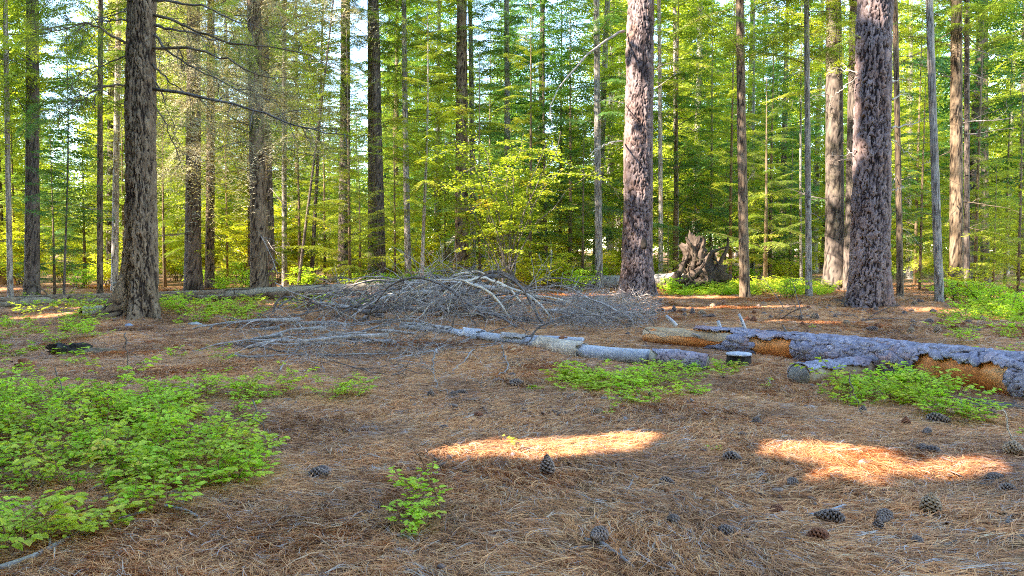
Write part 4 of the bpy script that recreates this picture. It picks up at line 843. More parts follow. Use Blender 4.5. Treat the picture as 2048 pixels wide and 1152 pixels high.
# upturned root plate with its trunk
rt, rpts, rrr = simple_log([(1090, 578, .16), (1230, 580, .18), (1330, 582, .21), (1398, 584, .27)], 80, 'stump_wood', 26, 'uprooted_tree', 'uprooted dead tree showing its upturned root plate between the two big pines', .15, .012, 'bark_grey', lambda px, th: px < 1330 + 40 * np.sin(th * 2))
rt['category'] = 'uprooted tree'
C_ = rpts[-1] - rpts[0]; dR_ = rpts[-1][1]
g = Geo(); V, Q = blob(40, 26, (.48, .28, .44), .5, 14, 3.4); g.add(V + C_ + [.12, -.1, .02], Q, 0, .4)
V, Q = blob(26, 18, (.24, .2, .40), .5, 15, 3.); g.add(V + (P(1385, 505, dR_) - rpts[0]), Q, 0, .5); obj('root_plate', mesh('root_plate', g, M['root'], True), rt)
for i, (pp, r) in enumerate([([(1330, 572), (1370, 558), (1398, 540), (1424, 505), (1438, 500)], .13), ([(1385, 540), (1386, 505), (1378, 486), (1372, 474)], .10), ([(1398, 530), (1403, 502), (1408, 482), (1404, 472)], .09), ([(1395, 520), (1392, 498), (1394, 478)], .05),
                             ([(1405, 560), (1428, 545), (1444, 518), (1456, 492), (1455, 475)], .09), ([(1424, 502), (1432, 520), (1438, 530), (1446, 532)], .045), ([(1425, 505), (1440, 498), (1455, 494), (1462, 497)], .03), ([(1402, 570), (1425, 548), (1432, 562), (1440, 572)], .05),
                             ([(1380, 560), (1384, 575), (1378, 588)], .03), ([(1420, 540), (1412, 520), (1422, 500), (1426, 488)], .03), ([(1350, 560), (1366, 530), (1376, 505)], .11)]):
    c = smooth_path(np.array([P(a, b, dR_ - .15 - .05 * (i % 3) - .06 * k) for k, (a, b) in enumerate(pp)]) - rpts[0], 14); obj('root', mesh('root', Geo().add(*tube(c, r * np.linspace(1, .2, 14), 12, True, .8, rsl, 7.)), M['root'], True), rt)

for i in range(26):
    a = rsl.uniform(0, 2 * pi); q = [C_ + [.1 + .35 * cos(a), -.28, .1 + .35 * sin(a)]]; d = np.array([cos(a), rsl.uniform(-.6, .2), sin(a) * .8])
    for _ in range(6): d = nrm(d + rsl.normal(0, .4, 3)); q.append(q[-1] + d * rsl.uniform(.05, .12))
    obj('root', mesh('root', Geo().add(*tube(np.array(q), np.linspace(.018, .004, 7), 5)), M['dead_brown'], True), rt)

# stumps and chunks
def stump_mesh(r, h, seed, mat, seg=40, rows=22, grain=.014, top=.03):
    th = np.linspace(0, 2 * pi, seg, endpoint=False); z = np.linspace(-.08, h, rows); Z, T = np.meshgrid(z, th, indexing='ij')
    R = r * (1 + .12 * np.exp(-Z.clip(0) / .1)) * (1 + .1 * vn(np.cos(T) * 2, np.sin(T) * 2, seed)) + grain * np.abs(vn(T * 9, Z * .8, seed + 1)) * 2; zz = Z + (Z > h * .9) * top * vn(np.cos(T) * 4, np.sin(T) * 4, seed + 2)
    V = np.stack([R * np.cos(T), R * np.sin(T), zz], -1).reshape(-1, 3); i = np.arange(rows - 1)[:, None] * seg; j = np.arange(seg)[None]; k = (j + 1) % seg
    Q = np.stack([i + j, i + k, i + seg + k, i + seg + j], -1).reshape(-1, 4); e = (rows - 1) * seg; V = np.vstack([V, [0, 0, h - .01]]); j = np.arange(seg); k = (j + 1) % seg
    Q = np.vstack([Q, np.stack([e + j, e + k, np.full(seg, len(V) - 1), np.full(seg, len(V) - 1)], -1)])
    return Geo().add(V, Q, 0, np.append(np.clip(.25 + 2.2 * np.abs(vn(T * 9, Z * .8, seed + 1)), 0, 1).ravel(), .7))
p = G(226, 624); p[1] += .35; st = obj('stump', mesh('stump', stump_mesh(.15, .44, 3, 0), M['stump_wood'], True), loc=p, label='upright weathered cut stump hidden behind the root of the thick left tree', cat='stump')
p = G(182, 634); d = p[1]; a = P(164, 624, d) ; b = P(212, 622, d + .15)
cl = obj('log_section', None, loc=p, label='short pale log section with a hollow dark end, next to the upright stump', cat='log')
g = Geo(); c = smooth_path(np.array([a, (a + b) / 2, b]) - p, 10); obj('wood', mesh('wood', g.add(*tube(c, np.linspace(.09, .085, 10), 22, True, .12, rsl)), M['dead_pale'], True), cl)
V, Q = tube(np.array([c[0] - [.012, 0, 0], c[0] + [.004, 0, 0]]), [.072, .075], 18); obj('hollow_end', mesh('hollow_end', Geo().add(V, Q), M['near_black'], True), cl)  # near-black disc stands for the shade inside the hollow
p = G(150, 712); ch = obj('charred_stump', None, loc=p, rot=(0, 0, .3), label='broken charred stump remnant low in the needles at the left', cat='stump')
g = Geo(); V, Q = blob(30, 16, (.20, .13, .09), .5, 41, 3.); obj('wood', mesh('wood', g.add(V + [-.05, 0, .045], Q), M['near_black'], True), ch); V, Q = blob(24, 12, (.2, .10, .045), .5, 43, 3.); obj('fallen_slab', mesh('fallen_slab', Geo().add(V + [.14, .02, .03], Q), M['dead_brown'], True), ch)
p = G(52, 742); obj('rotten_stump', mesh('rotten_stump', Geo().add(*blob(22, 14, (.08, .06, .06), .35, 47, 3.5)), M['rot'], True), loc=p + [0, 0, .04], label='small orange-brown rotten stump beside the green patch at the left edge', cat='stump')
# low cut stump with flat grey top over a near-black side
p = G(1485, 738); p[1] += .12; sd = obj('stump', None, loc=p, label='low cut stump with a flat grey top, right of the dark log section', cat='stump')
obj('wood', mesh('wood', stump_mesh(.105, .125, 9, 0, 36, 12, .008, .0), M['near_black'], True), sd)
V, Q = tube(np.array([[0, 0, .118], [0, 0, .136]]), [.128, .122], 36, True, .06, rsl); obj('cut_top', mesh('cut_top', Geo().add(V, Q, 0, .7), M['grey_wood'], True), sd)
# sawn log with ringed end
p = G(1592, 772); d = p[1]; a = P(1598, 752, d); b = P(1735, 736, d + .75); r = .10; ax_ = nrm(b - a)
sw = obj('sawn_log', None, loc=p, label='sawn log showing its round ringed end, half covered by green plants', cat='log'); c = smooth_path(np.array([a, (a + b) / 2, b]) - p, 14)
obj('wood', mesh('wood', Geo().add(*tube(c, np.full(14, .092), 30, True, .06, rsl)), M['tan_wood'], True), sw)
m, t, out = newmat('ringed_cut'); co = N(t, 'ShaderNodeTexCoord').outputs['Object']; vm = N(t, 'ShaderNodeVectorMath', operation='LENGTH'); mp = N(t, 'ShaderNodeMapping'); mp.inputs['Location'].default_value = (.01, .012, 0); t.links.new(co, mp.inputs[0]); t.links.new(mp.outputs[0], vm.inputs[0])
wv = math_(t, 'SINE', math_(t, 'ADD', math_(t, 'MULTIPLY', vm.outputs['Value'], 620.), math_(t, 'MULTIPLY', noise(t, 22, 3, .6), 9.))); col = ramp(t, math_(t, 'ADD', math_(t, 'MULTIPLY', wv, .25), noise(t, 14, 4, .6)), [(.2, (.13, .11, .09)), (.5, (.25, .22, .19)), (.8, (.36, .33, .30))]); surf(t, out, col, .9); M['rings'] = m
th = np.linspace(0, 2 * pi, 40, endpoint=False); rad = .096 * (1 + .05 * vn(th * 2, th * 0, 3)); V = np.vstack([np.stack([rad * np.cos(th), rad * np.sin(th), 0 * th], -1), np.stack([rad * np.cos(th), rad * np.sin(th), 0 * th - .006], -1), [[0, 0, .001]]]); j = np.arange(40); k = (j + 1) % 40
Q = np.vstack([np.stack([j, k, np.full(40, 80), np.full(40, 80)], -1), np.stack([j + 40, k + 40, k, j], -1)]); ce = obj('cut_end', mesh('cut_end', Geo().add(V, Q), M['rings']), sw, c[0] - ax_ * .008); ce.rotation_euler = Vector(-ax_).to_track_quat('Z', 'Y').to_euler()
lp = c; rr = np.full(14, .098); ptx = smooth_path(c, 60); (Vb, Qb, tb), _ = sleeve(ptx, np.full(60, .101), np.linspace(0, 1, 60), 50, lambda px, th_: (th_ > .55 + .4 * vn(px * 9, th_ * 0, 2)) | (th_ < -1.2), .010, 77, .05, .08)
bk = obj('bark', mesh('bark', Geo().add(Vb, Qb, 0, tb), M['log_plate']), sw); md = bk.modifiers.new('thickness', 'SOLIDIFY'); md.thickness = .010; md.offset = -1
# bark slab and rocks
p = G(1985, 822); obj('bark_slab', mesh('bark_slab', Geo().add(*blob(28, 12, (.24, .10, .035), .5, 51, 3.)), M['bark_dark'], True), loc=p + [0, 0, .03], rot=(.1, .05, -.2), label='brown slab of loose bark lying below the orange peeled end of the log', cat='bark')
p = G(391, 654); obj('rock', mesh('rock', Geo().add(*blob(18, 10, (.12, .08, .055), .35, 53, 2.5)), M['rock']), loc=p + [0, 0, .015], rot=(0, .15, .2), label='pale grey rock in the needles right of the thick left tree', cat='rock')
p = G(259, 656); obj('rock', mesh('rock', Geo().add(*blob(16, 10, (.07, .06, .05), .25, 54, 2.5)), M['rock_blue'], True), loc=p + [0, 0, .01], label='small blue-grey rock at the foot of the thick left tree', cat='rock')
# tent far behind
p = P(936, 560, 37); p[2] = gz(p[0], p[1]); tn = obj('tent', None, loc=p, rot=(0, 0, .25), label='tan canvas tent mostly hidden behind the broad trunk and the bush', cat='tent')
def prism(prof, y0, y1):
    n = len(prof); V = np.array([[x, y, z] for y in (y0, y1) for x, z in prof]); j = np.arange(n); k = (j + 1) % n; Q = [np.stack([j, k, k + n, j + n], -1)]
    for b in (0, n):
        for q in range(1, n - 1): Q.append(np.array([[b, b + q, b + q + 1, b + q + 1]]))
    return V, np.vstack(Q)
obj('canvas', mesh('canvas', Geo().add(*prism([(-1.15, 0), (1.1, 0), (1.1, 1.15), (.75, 1.75), (-.3, 1.85), (-1.25, 1.15)], 0, 2.2)), M['canvas']), tn)
obj('eave', mesh('eave', Geo().add(*prism([(-1.3, 1.1), (1.2, 1.1), (1.2, 1.16), (-1.3, 1.16)], -.08, 2.3)), M['canvas']), tn)
obj('window', mesh('window', Geo().add(*prism([(.18, .82), (.78, .82), (.78, 1.08), (.18, 1.08)], -.012, .01)), M['dark']), tn); obj('flap', mesh('flap', Geo().add(*prism([(.46, .80), (.50, .80), (.50, 1.09), (.46, 1.09)], -.03, -.013)), M['canvas']), tn)  # window is a dark panel on the canvas, painting the shade inside

# ------------------------------------------------------------------ brush pile
rs = np.random.RandomState(33)
BP = [dead_branch_mesh(900 + s, rs.uniform(1.8, 3.2), m_, 11, .35, rs.uniform(.022, .046), 'dead_branch', 1, .12, 6) for s, m_ in enumerate(['dead', 'dead', 'dead_dark', 'dead', 'dead_dark', 'dead', 'dead_brown', 'dead', 'dead_dark', 'dead', 'dead', 'dead_dark'])]
def lay(px, py, zoff, az, tilt, k, sc_, label, group):
    p = G(px, py); obj('dead_branch', BP[k], None, (p[0], p[1], p[2] + .03 + zoff), (rs.uniform(-.4, .4), tilt, az), sc_, label + (', left part' if px < 800 else ', right part' if px > 1010 else ', middle part') if 'tangled' in label or 'spread' in label else label, 'dead branch', group)
for i in range(36):
    px = 905 + 150 * rs.normal(); px = min(max(px, 600), 1120); py = rs.uniform(598, 652); h = .55 * math.exp(-((px - 930) / 190) ** 2) * rs.uniform(0, 1) * (1 if py < 640 else .5); az = rs.choice([0, pi]) + rs.normal(0, .42)
    lay(px, py, h, az, rs.normal(-.02, .12), rs.randint(12), rs.uniform(.55, 1.0), 'dry grey branch tangled in the big brush pile', 'branches of the big brush pile')
for i in range(18):
    px = rs.uniform(540, 830); py = rs.uniform(648, 705); az = pi + .35 * rs.normal() if rs.uniform() < .7 else rs.normal(0, .5) - .6
    lay(px, py, rs.uniform(.02, .16), az, rs.normal(.03, .06), rs.choice([0, 1, 3, 5, 7, 9]), rs.uniform(.45, .8), 'thin dry branch spread over the needles in front of the brush pile', 'thin branches in front of the brush pile')
for i in range(14):
    px = rs.uniform(1130, 1290); py = rs.uniform(612, 668); lay(px, py, rs.uniform(0, .18), rs.uniform(0, 6), rs.normal(-.15, .2), rs.choice([0, 1, 3, 5, 7]), rs.uniform(.3, .55), 'dry grey branch in the small tangle between brush pile and red log', 'branches of the small tangle')
for i in range(16):
    px = rs.uniform(1540, 1740); py = rs.uniform(612, 650); lay(px, py, .02, rs.uniform(0, 6), rs.uniform(-.9, -.1), rs.choice([2, 4, 8, 11]), rs.uniform(.16, .32), 'small dark dry twig standing among cones behind the pine log', 'dark twigs behind the pine log')
def arch_mesh(seed, L, h, r, mat):
    r_ = np.random.RandomState(seed); u = np.linspace(0, 1, 16); sk = r_.uniform(.6, 1.6); p = np.stack([L * (u - .5), .18 * L * np.sin(3 * u + seed), h * np.sin(pi * u ** sk)], -1); p[1:-1] += r_.normal(0, .012, (14, 3)); g = Geo(); g.add(*tube(p, r * np.linspace(1, .3, 16), 6, True, .25, r_), 0, r_.uniform(.35, .8)); T_ = nrm(np.gradient(p, axis=0))
    for k in range(9):
        j = r_.randint(3, 15); d = nrm(T_[j] * .8 + nrm(r_.normal(0, 1, 3))); l = L * r_.uniform(.15, .4); q = [p[j]]
        for _ in range(5): d = nrm(d + r_.normal(0, .16, 3) + [0, 0, -.12]); q.append(q[-1] + d * l / 5)
        g.add(*tube(np.array(q), np.linspace(r * .35, .0022, 6), 4, False), 0, r_.uniform(.3, .9))
        for _ in range(3): g.add(*tube(q[r_.randint(1, 5)] + nrm(d + r_.normal(0, .6, 3)) * l * .4 * np.linspace(0, 1, 3)[:, None], [.003, .0025, .0015], 3, False), 0, .6)
    return mesh('dead_branch', g, M[mat], True)
AR = [arch_mesh(2000 + s, rs.uniform(1.4, 2.6), rs.uniform(.28, .62), rs.uniform(.010, .026), m_) for s, m_ in enumerate(['dead', 'dead_dark', 'dead', 'dead_dark', 'dead', 'dead_pale', 'dead', 'dead_dark'])]
for i in range(40):
    px = rs.uniform(610, 1110); py = rs.uniform(600, 650); p = G(px, py); f_ = math.exp(-((px - 930) / 230) ** 2)
    obj('dead_branch', AR[rs.randint(8)], None, (p[0], p[1], p[2] + .02 + .12 * f_ * rs.uniform()), (rs.normal(0, .35), rs.normal(0, .08), rs.normal(0, .5) + rs.choice([0, pi])), (1, 1, .55 + .6 * f_), 'arching dry branch looping over the brush pile, ' + ('left end' if px < 740 else 'left of its top' if px < 880 else 'near its top' if px < 1000 else 'right end'), 'dead branch', 'arching branches of the brush pile')
TR = [([(790, 618), (850, 588), (900, 573), (950, 561), (990, 552), (1022, 556), (1045, 575), (1068, 600), (1080, 612)], 12.6, .050, 'dead_dark', 'thick dark arched branch on top of the brush pile, bending down at its right end', 3),
      ([(868, 553), (885, 558), (900, 570), (912, 578)], 12.5, .026, 'dead_dark', 'stub-like branch joining the arched branch on the brush pile from the left', 0),
      ([(880, 605), (930, 588), (985, 580), (1035, 586), (1090, 600), (1130, 612)], 12.3, .040, 'dead_dark', 'second thick branch just below the arched one on the brush pile', 3),
      ([(905, 598), (945, 583), (965, 572), (985, 556)], 12.45, .028, 'dead_dark', 'short slanting branch under the arch of the brush pile', 0),
      ([(940, 640), (990, 612), (1020, 598), (1060, 590)], 11.8, .028, 'dead', 'pale grey slanting branch at the right of the brush pile', 3),
      ([(700, 610), (780, 612), (850, 606), (930, 604)], 12.2, .030, 'dead_dark', 'dark level branch low in the back of the brush pile', 2),
      ([(730, 626), (800, 618), (870, 622), (960, 606), (1010, 600)], 11.9, .042, 'dead_dark', 'stout wavy branch through the middle of the brush pile', 2),
      ([(690, 681), (780, 690), (880, 697), (970, 696), (1030, 684), (1092, 678)], 9.2, .014, 'dead_dark', 'long sagging branch in front of the grey log', 8),
      ([(455, 722), (560, 719), (700, 717), (830, 712), (930, 702), (1010, 690)], 8.6, .012, 'dead', 'very long straight pole lying across the needles below the brush pile', 10),
      ([(470, 690), (560, 700), (660, 730), (740, 752), (830, 762)], 8.2, .009, 'dead_dark', 'thin dark branch lying lowest in front of the brush pile', 9),
      ([(1050, 690), (1080, 655), (1130, 636), (1180, 628), (1230, 640), (1262, 655)], 9.1, .013, 'dead_dark', 'curved dark branch arching over toward the red log', 4),
      ([(1040, 694), (1075, 664), (1120, 642), (1180, 636), (1225, 645)], 9.0, .010, 'dead_dark', 'lower of the two dark branches arching toward the red log', 3),
      ([(872, 698), (868, 740), (874, 778), (900, 802)], 7.9, .010, 'dead', 'bleached twig hanging down in front of the pile, left of three', 2), ([(948, 700), (918, 738), (884, 778)], 7.9, .009, 'dead', 'bleached twig hanging down in front of the pile, middle of three', 2),
      ([(1004, 690), (1014, 730), (1006, 758), (962, 790)], 7.9, .010, 'dead', 'bleached twig hanging down in front of the pile, right of three', 2),
      ([(520, 655), (590, 632), (680, 616), (770, 606), (860, 600)], 11.4, .016, 'dead_dark', 'long dark branch rising from the left toward the brush pile', 8), ([(550, 566), (600, 590), (665, 617), (745, 656), (800, 690)], 10.8, .010, 'dead', 'thin grey branch crossing the left side of the brush pile downward', 8),
      ([(546, 625), (556, 602), (580, 595), (620, 606), (660, 613), (690, 625)], 12.4, .020, 'dead_dark', 'hooked branch end left of the brush pile', 4), ([(556, 616), (575, 602), (600, 606), (630, 612)], 12.3, .014, 'dead_dark', 'smaller hooked branch left of the brush pile', 3),
      ([(688, 614), (700, 590), (712, 584), (728, 590), (736, 604)], 12.8, .014, 'dead_pale', 'sunlit bleached arch of a branch at the left end of the pile', 2), ([(716, 604), (738, 576), (764, 568), (778, 574), (790, 590)], 12.8, .014, 'dead_pale', 'taller sunlit bleached arch at the left end of the pile', 2),
      ([(664, 614), (670, 600), (684, 596), (700, 600)], 12.8, .009, 'dead_pale', 'small bleached hook of a branch at the far left of the pile', 1), ([(740, 600), (775, 590), (810, 596), (835, 606)], 12.9, .016, 'dead_pale', 'sunlit bleached branch lying flat on top of the pile', 3),
      ([(1000, 625), (1040, 595), (1065, 560), (1104, 500)], 11.9, .010, 'dead', 'thin branch slanting up to the right above the brush pile', 3), ([(1080, 660), (1102, 640), (1112, 600), (1126, 545)], 11.2, .010, 'dead', 'thin whip standing nearly upright right of the brush pile', 5),
      ([(600, 660), (680, 650), (760, 648), (840, 646)], 10.2, .010, 'dead', 'pale straight branch crossing the left half of the pile', 6), ([(610, 690), (700, 668), (800, 640), (870, 628)], 10., .013, 'dead', 'grey branch rising toward the end of the grey log', 7),
      ([(900, 655), (915, 625), (930, 612), (945, 650), (950, 680)], 10.4, .012, 'dead_dark', 'dark forked branch bent over the grey log', 3), ([(780, 728), (870, 708), (960, 672), (1040, 640), (1085, 605)], 9.6, .011, 'dead', 'grey pole rising right across the grey log', 5),
      ([(560, 750), (600, 700), (640, 688), (700, 676)], 9., .008, 'dead', 'forked grey twig lying at the near left of the pile', 5)]
for i, (pp, d, r, mt, lab, tw) in enumerate(TR):
    k = len(pp); o_ = P(pp[0][0], pp[0][1], d); me = limb(None, o_, pp, d + .15 * sin(i), d + .15 * cos(i), r, mt, 1500 + i, tw, .45 if r < .02 else .5, .3, .05, 22, 'dead_branch'); obj('dead_branch', me, None, o_, label=lab, cat='dead branch')
# loose fine twigs
def twig_tuft(seed, n=26, L=.3, up=.12, r=.22, mat='dead'):
    r_ = np.random.RandomState(seed); g = Geo()
    for i in range(n):
        p = np.array([r_.uniform(-r, r), r_.uniform(-r, r), r_.uniform(0, up)]); d = nrm([r_.normal(), r_.normal(), r_.normal(0, .35)]); q = [p]; l = L * r_.uniform(.4, 1.2)
        for _ in range(4): d = nrm(d + r_.normal(0, .2, 3)); q.append(q[-1] + d * l / 4)
        g.add(*tube(np.array(q), np.linspace(.003, .0012, 5), 3, False), 0, r_.uniform(.2, .9))
    return mesh('twigs', g, M[mat])
TW = [twig_tuft(s) for s in range(4)] + [twig_tuft(9 + s, 20, .25, .3, .2) for s in range(3)]
pp = []; 
for i in range(330):
    if i < 110: px = 900 + 160 * rs.normal(); py = rs.uniform(598, 668); zo = rs.uniform(0, .36) * math.exp(-((px - 920) / 210) ** 2)
    elif i < 160: px = rs.uniform(480, 900); py = rs.uniform(650, 745); zo = 0
    elif i < 260: px = rs.uniform(1140, 1300); py = rs.uniform(610, 670); zo = rs.uniform(0, .15)
    else: px = rs.uniform(0, 2048); py = rs.uniform(625, 1100); zo = -.02
    if 440 < px < 2048 or py > 600: p = G(px, py); pp.append([p[0], p[1], p[2] + zo])
pp = np.array(pp); scatter('twig_litter', TW, pp, np.stack([rs.normal(0, .2, len(pp)), rs.normal(0, .2, len(pp)), rs.uniform(0, 6.3, len(pp))], -1), np.where(np.arange(len(pp)) < 260, rs.uniform(.6, 1.3, len(pp)), rs.uniform(.2, .45, len(pp))), 'tangle of fine dry grey twigs in and around the brush pile', 8)

# ------------------------------------------------------------------ low green plants
def plant(seed, H, nst, lps, ll):
    r_ = np.random.RandomState(seed); S = Geo(); PP, DD = [], []
    for i in range(nst):
        a = r_.uniform(0, 2 * pi); ou = H * r_.uniform(.25, .95); ht = H * r_.uniform(.55, 1.05); u = np.linspace(0, 1, 7)
        p = np.stack([cos(a) * ou * u ** 1.3, sin(a) * ou * u ** 1.3, ht * (u - .15 * u ** 3)], -1); p[1:] += r_.normal(0, .008, (6, 3)); S.add(*tube(p, np.linspace(.0022, .001, 7), 4, False), 0, r_.uniform(.2, .8)); stems = [(p, a)]
        for b in range(2):
            j = r_.randint(3, 6); a2 = a + r_.choice([-1, 1]) * r_.uniform(.5, 1.1); q = p[j] + np.array([cos(a2), sin(a2), .3]) * H * r_.uniform(.2, .45) * np.linspace(0, 1, 5)[:, None]; S.add(*tube(q, np.linspace(.0015, .0008, 5), 3, False), 0, .5); stems.append((q, a2))
        for p_, a_ in stems:
            n = lps
            for k in range(n):
                u_ = .35 + .65 * (k + .5) / n; t = u_ * (len(p_) - 1); j = min(int(t), len(p_) - 2); b = p_[j] + (p_[j + 1] - p_[j]) * (t - j); s_ = 1 if k % 2 else -1
                aa = a_ + s_ * r_.uniform(.6, 1.2) if k < n - 1 else a_; dd = np.array([cos(aa), sin(aa), r_.uniform(-.25, .25)]); PP.append(b + dd * ll * .15); DD.append(dd)
    PP = np.array(PP); DD = np.array(DD); n = len(PP); V, Q = leaves(PP, DD, np.array([0, 0, 1.]) + r_.normal(0, .22, (n, 3)), ll * r_.uniform(.7, 1.2, n), ll * .66 * r_.uniform(.8, 1.1, n), .12)
    return mesh('stems', S, M['stem_red']), mesh('leaves', Geo().add(V, Q, 0, np.repeat(np.clip(r_.normal(.5, .22, n), 0, 1), 6)), M['leaf_lime' if seed % 3 else 'leaf_lime2'])
PL = [plant(1300 + s, (.15, .21, .26, .31)[s % 4], (5, 6, 7, 6)[s % 4], 5, (.034, .040, .045)[s % 3]) for s in range(14)]
PS = [plant(1340 + s, .14, 2, 4, .028) for s in range(4)]
def green(p, lab, grp, s_=1., k=None, small=False):
    L_ = PS if small else PL; k = rs.randint(len(L_)) if k is None else k; e = obj('low_plant', None, loc=p, rot=(0, 0, rs.uniform(0, 6.3)), scale=(s_, s_, s_ * rs.uniform(.7, 1.25)), label=lab, cat='plant', group=grp)
    obj('stems', L_[k][0], e); obj('leaves', L_[k][1], e, kind='stuff')
def inpoly(x, y, poly):
    c = False; n = len(poly)
    for i in range(n):
        x1, y1 = poly[i]; x2, y2 = poly[i - 1]
        if (y1 > y) != (y2 > y) and x < (x2 - x1) * (y - y1) / (y2 - y1) + x1: c = not c
    return c
def patch(poly, n, lab, grp, s0=.8, s1=1.2, gap=-.12, mind=.07):
    k = 0; t_ = 0; got = []; ys = [q[1] for q in poly]; xs = [q[0] for q in poly]
    a = G(min(xs), max(ys)); b = G(max(xs), min(ys)); c_ = G(min(xs), min(ys)); x0 = min(a[0], c_[0]); x1 = max(b[0], G(max(xs), max(ys))[0])
    while k < n and t_ < n * 60:
        t_ += 1; x = rs.uniform(x0, x1); y = rs.uniform(a[1], b[1]); q = np.array([x, y, gz(x, y)]) - CAM; f = q @ FW; px = 1024 + FPX * q[0] / f; py = 576 - FPX * (q @ UP) / f
        if not inpoly(px, py, poly) or vn(x / .5, y / .5, 61) < gap or any((x - u) ** 2 + (y - v) ** 2 < mind ** 2 for u, v in got): continue
        got.append((x, y)); lb = lab
        if n > 30: lb = lab + ', ' + ('near rim' if py > max(ys) - (max(ys) - min(ys)) * .35 else 'back rim' if py < min(ys) + (max(ys) - min(ys)) * .3 else 'middle') + (', left part' if px < max(xs[0], 0) + (max(xs) - max(min(xs), 0)) * .33 else ', right part' if px > max(xs) - (max(xs) - max(min(xs), 0)) * .33 else ', centre')
        green((x, y, gz(x, y) - .005), lb, grp, rs.uniform(s0, s1)); k += 1
patch([(-120, 775), (60, 790), (250, 800), (420, 800), (505, 850), (535, 930), (525, 985), (360, 1010), (360, 1050), (300, 1055), (230, 1080), (100, 1130), (-120, 1130)], 150, 'bright green shrub in the dense lower left patch', 'shrubs of the lower left patch', .65, 1.25, -.10)
patch([(1050, 790), (1130, 762), (1250, 755), (1390, 770), (1400, 800), (1280, 822), (1130, 815)], 42, 'bright green shrub of the patch before the grey log', 'shrubs in front of the grey log', .7, 1.05, -.3)
patch([(1640, 812), (1640, 792), (1720, 768), (1840, 775), (1900, 800), (1850, 822), (1700, 815)], 36, 'bright green shrub of the patch before the pine log', 'shrubs in front of the pine log', .8, 1.25, -.4)
patch([(480, 795), (560, 785), (580, 800), (500, 808)], 6, 'small green shrub of the little cluster above the lower left patch', 'little cluster above the lower left patch', .8, 1., -1)
patch([(650, 800), (700, 795), (710, 810), (660, 812)], 4, 'small green shrub of the tiny cluster below the fine twigs', 'tiny cluster below the fine twigs', .8, 1, -1)
patch([(790, 1045), (900, 1040), (930, 1070), (820, 1085)], 3, 'sparse young green plant in the open needles near the middle of the foreground', 'sparse plants of the middle foreground', .7, .95, -1, .12)
patch([(1310, 742), (1500, 742), (1500, 755), (1400, 765), (1310, 752)], 9, 'green plant between the dark log section and the low stump', 'plants round the dark log section', .6, .9, -1)
patch([(1860, 835), (1970, 835), (1960, 860), (1870, 860)], 7, 'loose green plant beside the loose bark slab', 'plants beside the bark slab', .8, 1.1, -1)
patch([(330, 625), (520, 615), (540, 650), (340, 655)], 18, 'low green plant right of the thick left tree', 'low plants right of the left tree', 1., 1.5, -1)
patch([(-20, 640), (200, 640), (200, 740), (-20, 780)], 26, 'scattered green plant in the needles at the far left', 'scattered plants at the far left', .8, 1.3, -1, .2)
patch([(1880, 640), (2060, 640), (2060, 740), (1900, 700)], 20, 'scattered green plant behind the far end of the pine log', 'scattered plants behind the pine log', .8, 1.3, -1, .2)
for px, py, lab in ((730, 772, 'lone green plant left of the hanging twigs'), (1620, 660, 'lone green plant behind the pine log near its middle'), (1215, 832, 'tiny yellowish plant next to a cone in the middle distance'), (350, 720, 'lone small plant in the needles left of the brush pile'),
                    (430, 735, 'lone small plant between brush pile and charred stump'), (1530, 780, 'small plant left of the sawn log end'), (1430, 905, 'tiny bright plant beside a cone right of centre'), (2040, 880, 'yellow-green plant at the right edge'), (1035, 905, 'spindly young plant just right of the middle')):
    green(G(px, py), lab, None, .8, small=px > 1000)
pp = []
for poly, n in (([(1330, 572), (1660, 570), (1660, 596), (1330, 596)], 330), ([(0, 596), (240, 590), (240, 640), (0, 640)], 16), ([(1900, 590), (2048, 590), (2048, 660), (1930, 640)], 60), ([(560, 600), (840, 598), (840, 612), (560, 625)], 25), ([(300, 612), (520, 606), (520, 640), (320, 640)], 22)):
    for i in range(n):
        t_ = 0
        while True:
            px = rs.uniform(min(q[0] for q in poly), max(q[0] for q in poly)); py = rs.uniform(min(q[1] for q in poly), max(q[1] for q in poly))
            if inpoly(px, py, poly): break
        pp.append(G(px, py))
GC = []
for s in range(5):
    a_, b_ = PL[s * 2]; 
    V = np.empty(len(b_.vertices) * 3); b_.vertices.foreach_get('co', V); GC.append(b_)
pp = np.array(pp); scatter('ground_cover', GC, pp, np.stack([0 * pp[:, 0], 0 * pp[:, 0], rs.uniform(0, 6.3, len(pp))], -1), rs.uniform(.7, 1.5, len(pp)), 'bright green low leafy cover at the back of the clearing', 6)

# ------------------------------------------------------------------ thin stems and sticks
for pp, d0, r, mt, lab, nm_, tw in (([(505, 800), (522, 850), (532, 890), (541, 935)], None, .004, 'dead_dark', 'thin bare dark stem rising from the right rim of the green patch', 'stem', 1), ([(823, 885), (838, 915), (850, 960)], None, .003, 'stem_red', 'thin stem of a spindly seedling left of the upright cone', 'stem', 3),
        ([(1700, 745), (1708, 790), (1722, 838)], None, .005, 'dead_dark', 'dark thin stem standing in front of the pine log', 'stem', 2), ([(252, 665), (256, 700), (252, 760)], None, .006, 'dead_dark', 'thin dark upright stem in front of the thick left tree', 'stem', 2),
        ([(110, 735), (125, 780), (140, 820)], None, .005, 'dead_dark', 'dark twig sticking out of the green patch', 'stem', 3), ([(2005, 820), (2022, 870), (2046, 905)], None, .006, 'dead_pale', 'pale bent stem near the right edge', 'stem', 1)):
    b = G(pp[-1][0], pp[-1][1]); d = b[1]; o_ = P(pp[0][0], pp[0][1], d); obj(nm_, limb(None, b, pp, d, d, r, mt, 1700 + int(r * 1e5) + pp[0][0], tw, .12, .4, 0, 10, nm_), None, b, label=lab, cat='stem')
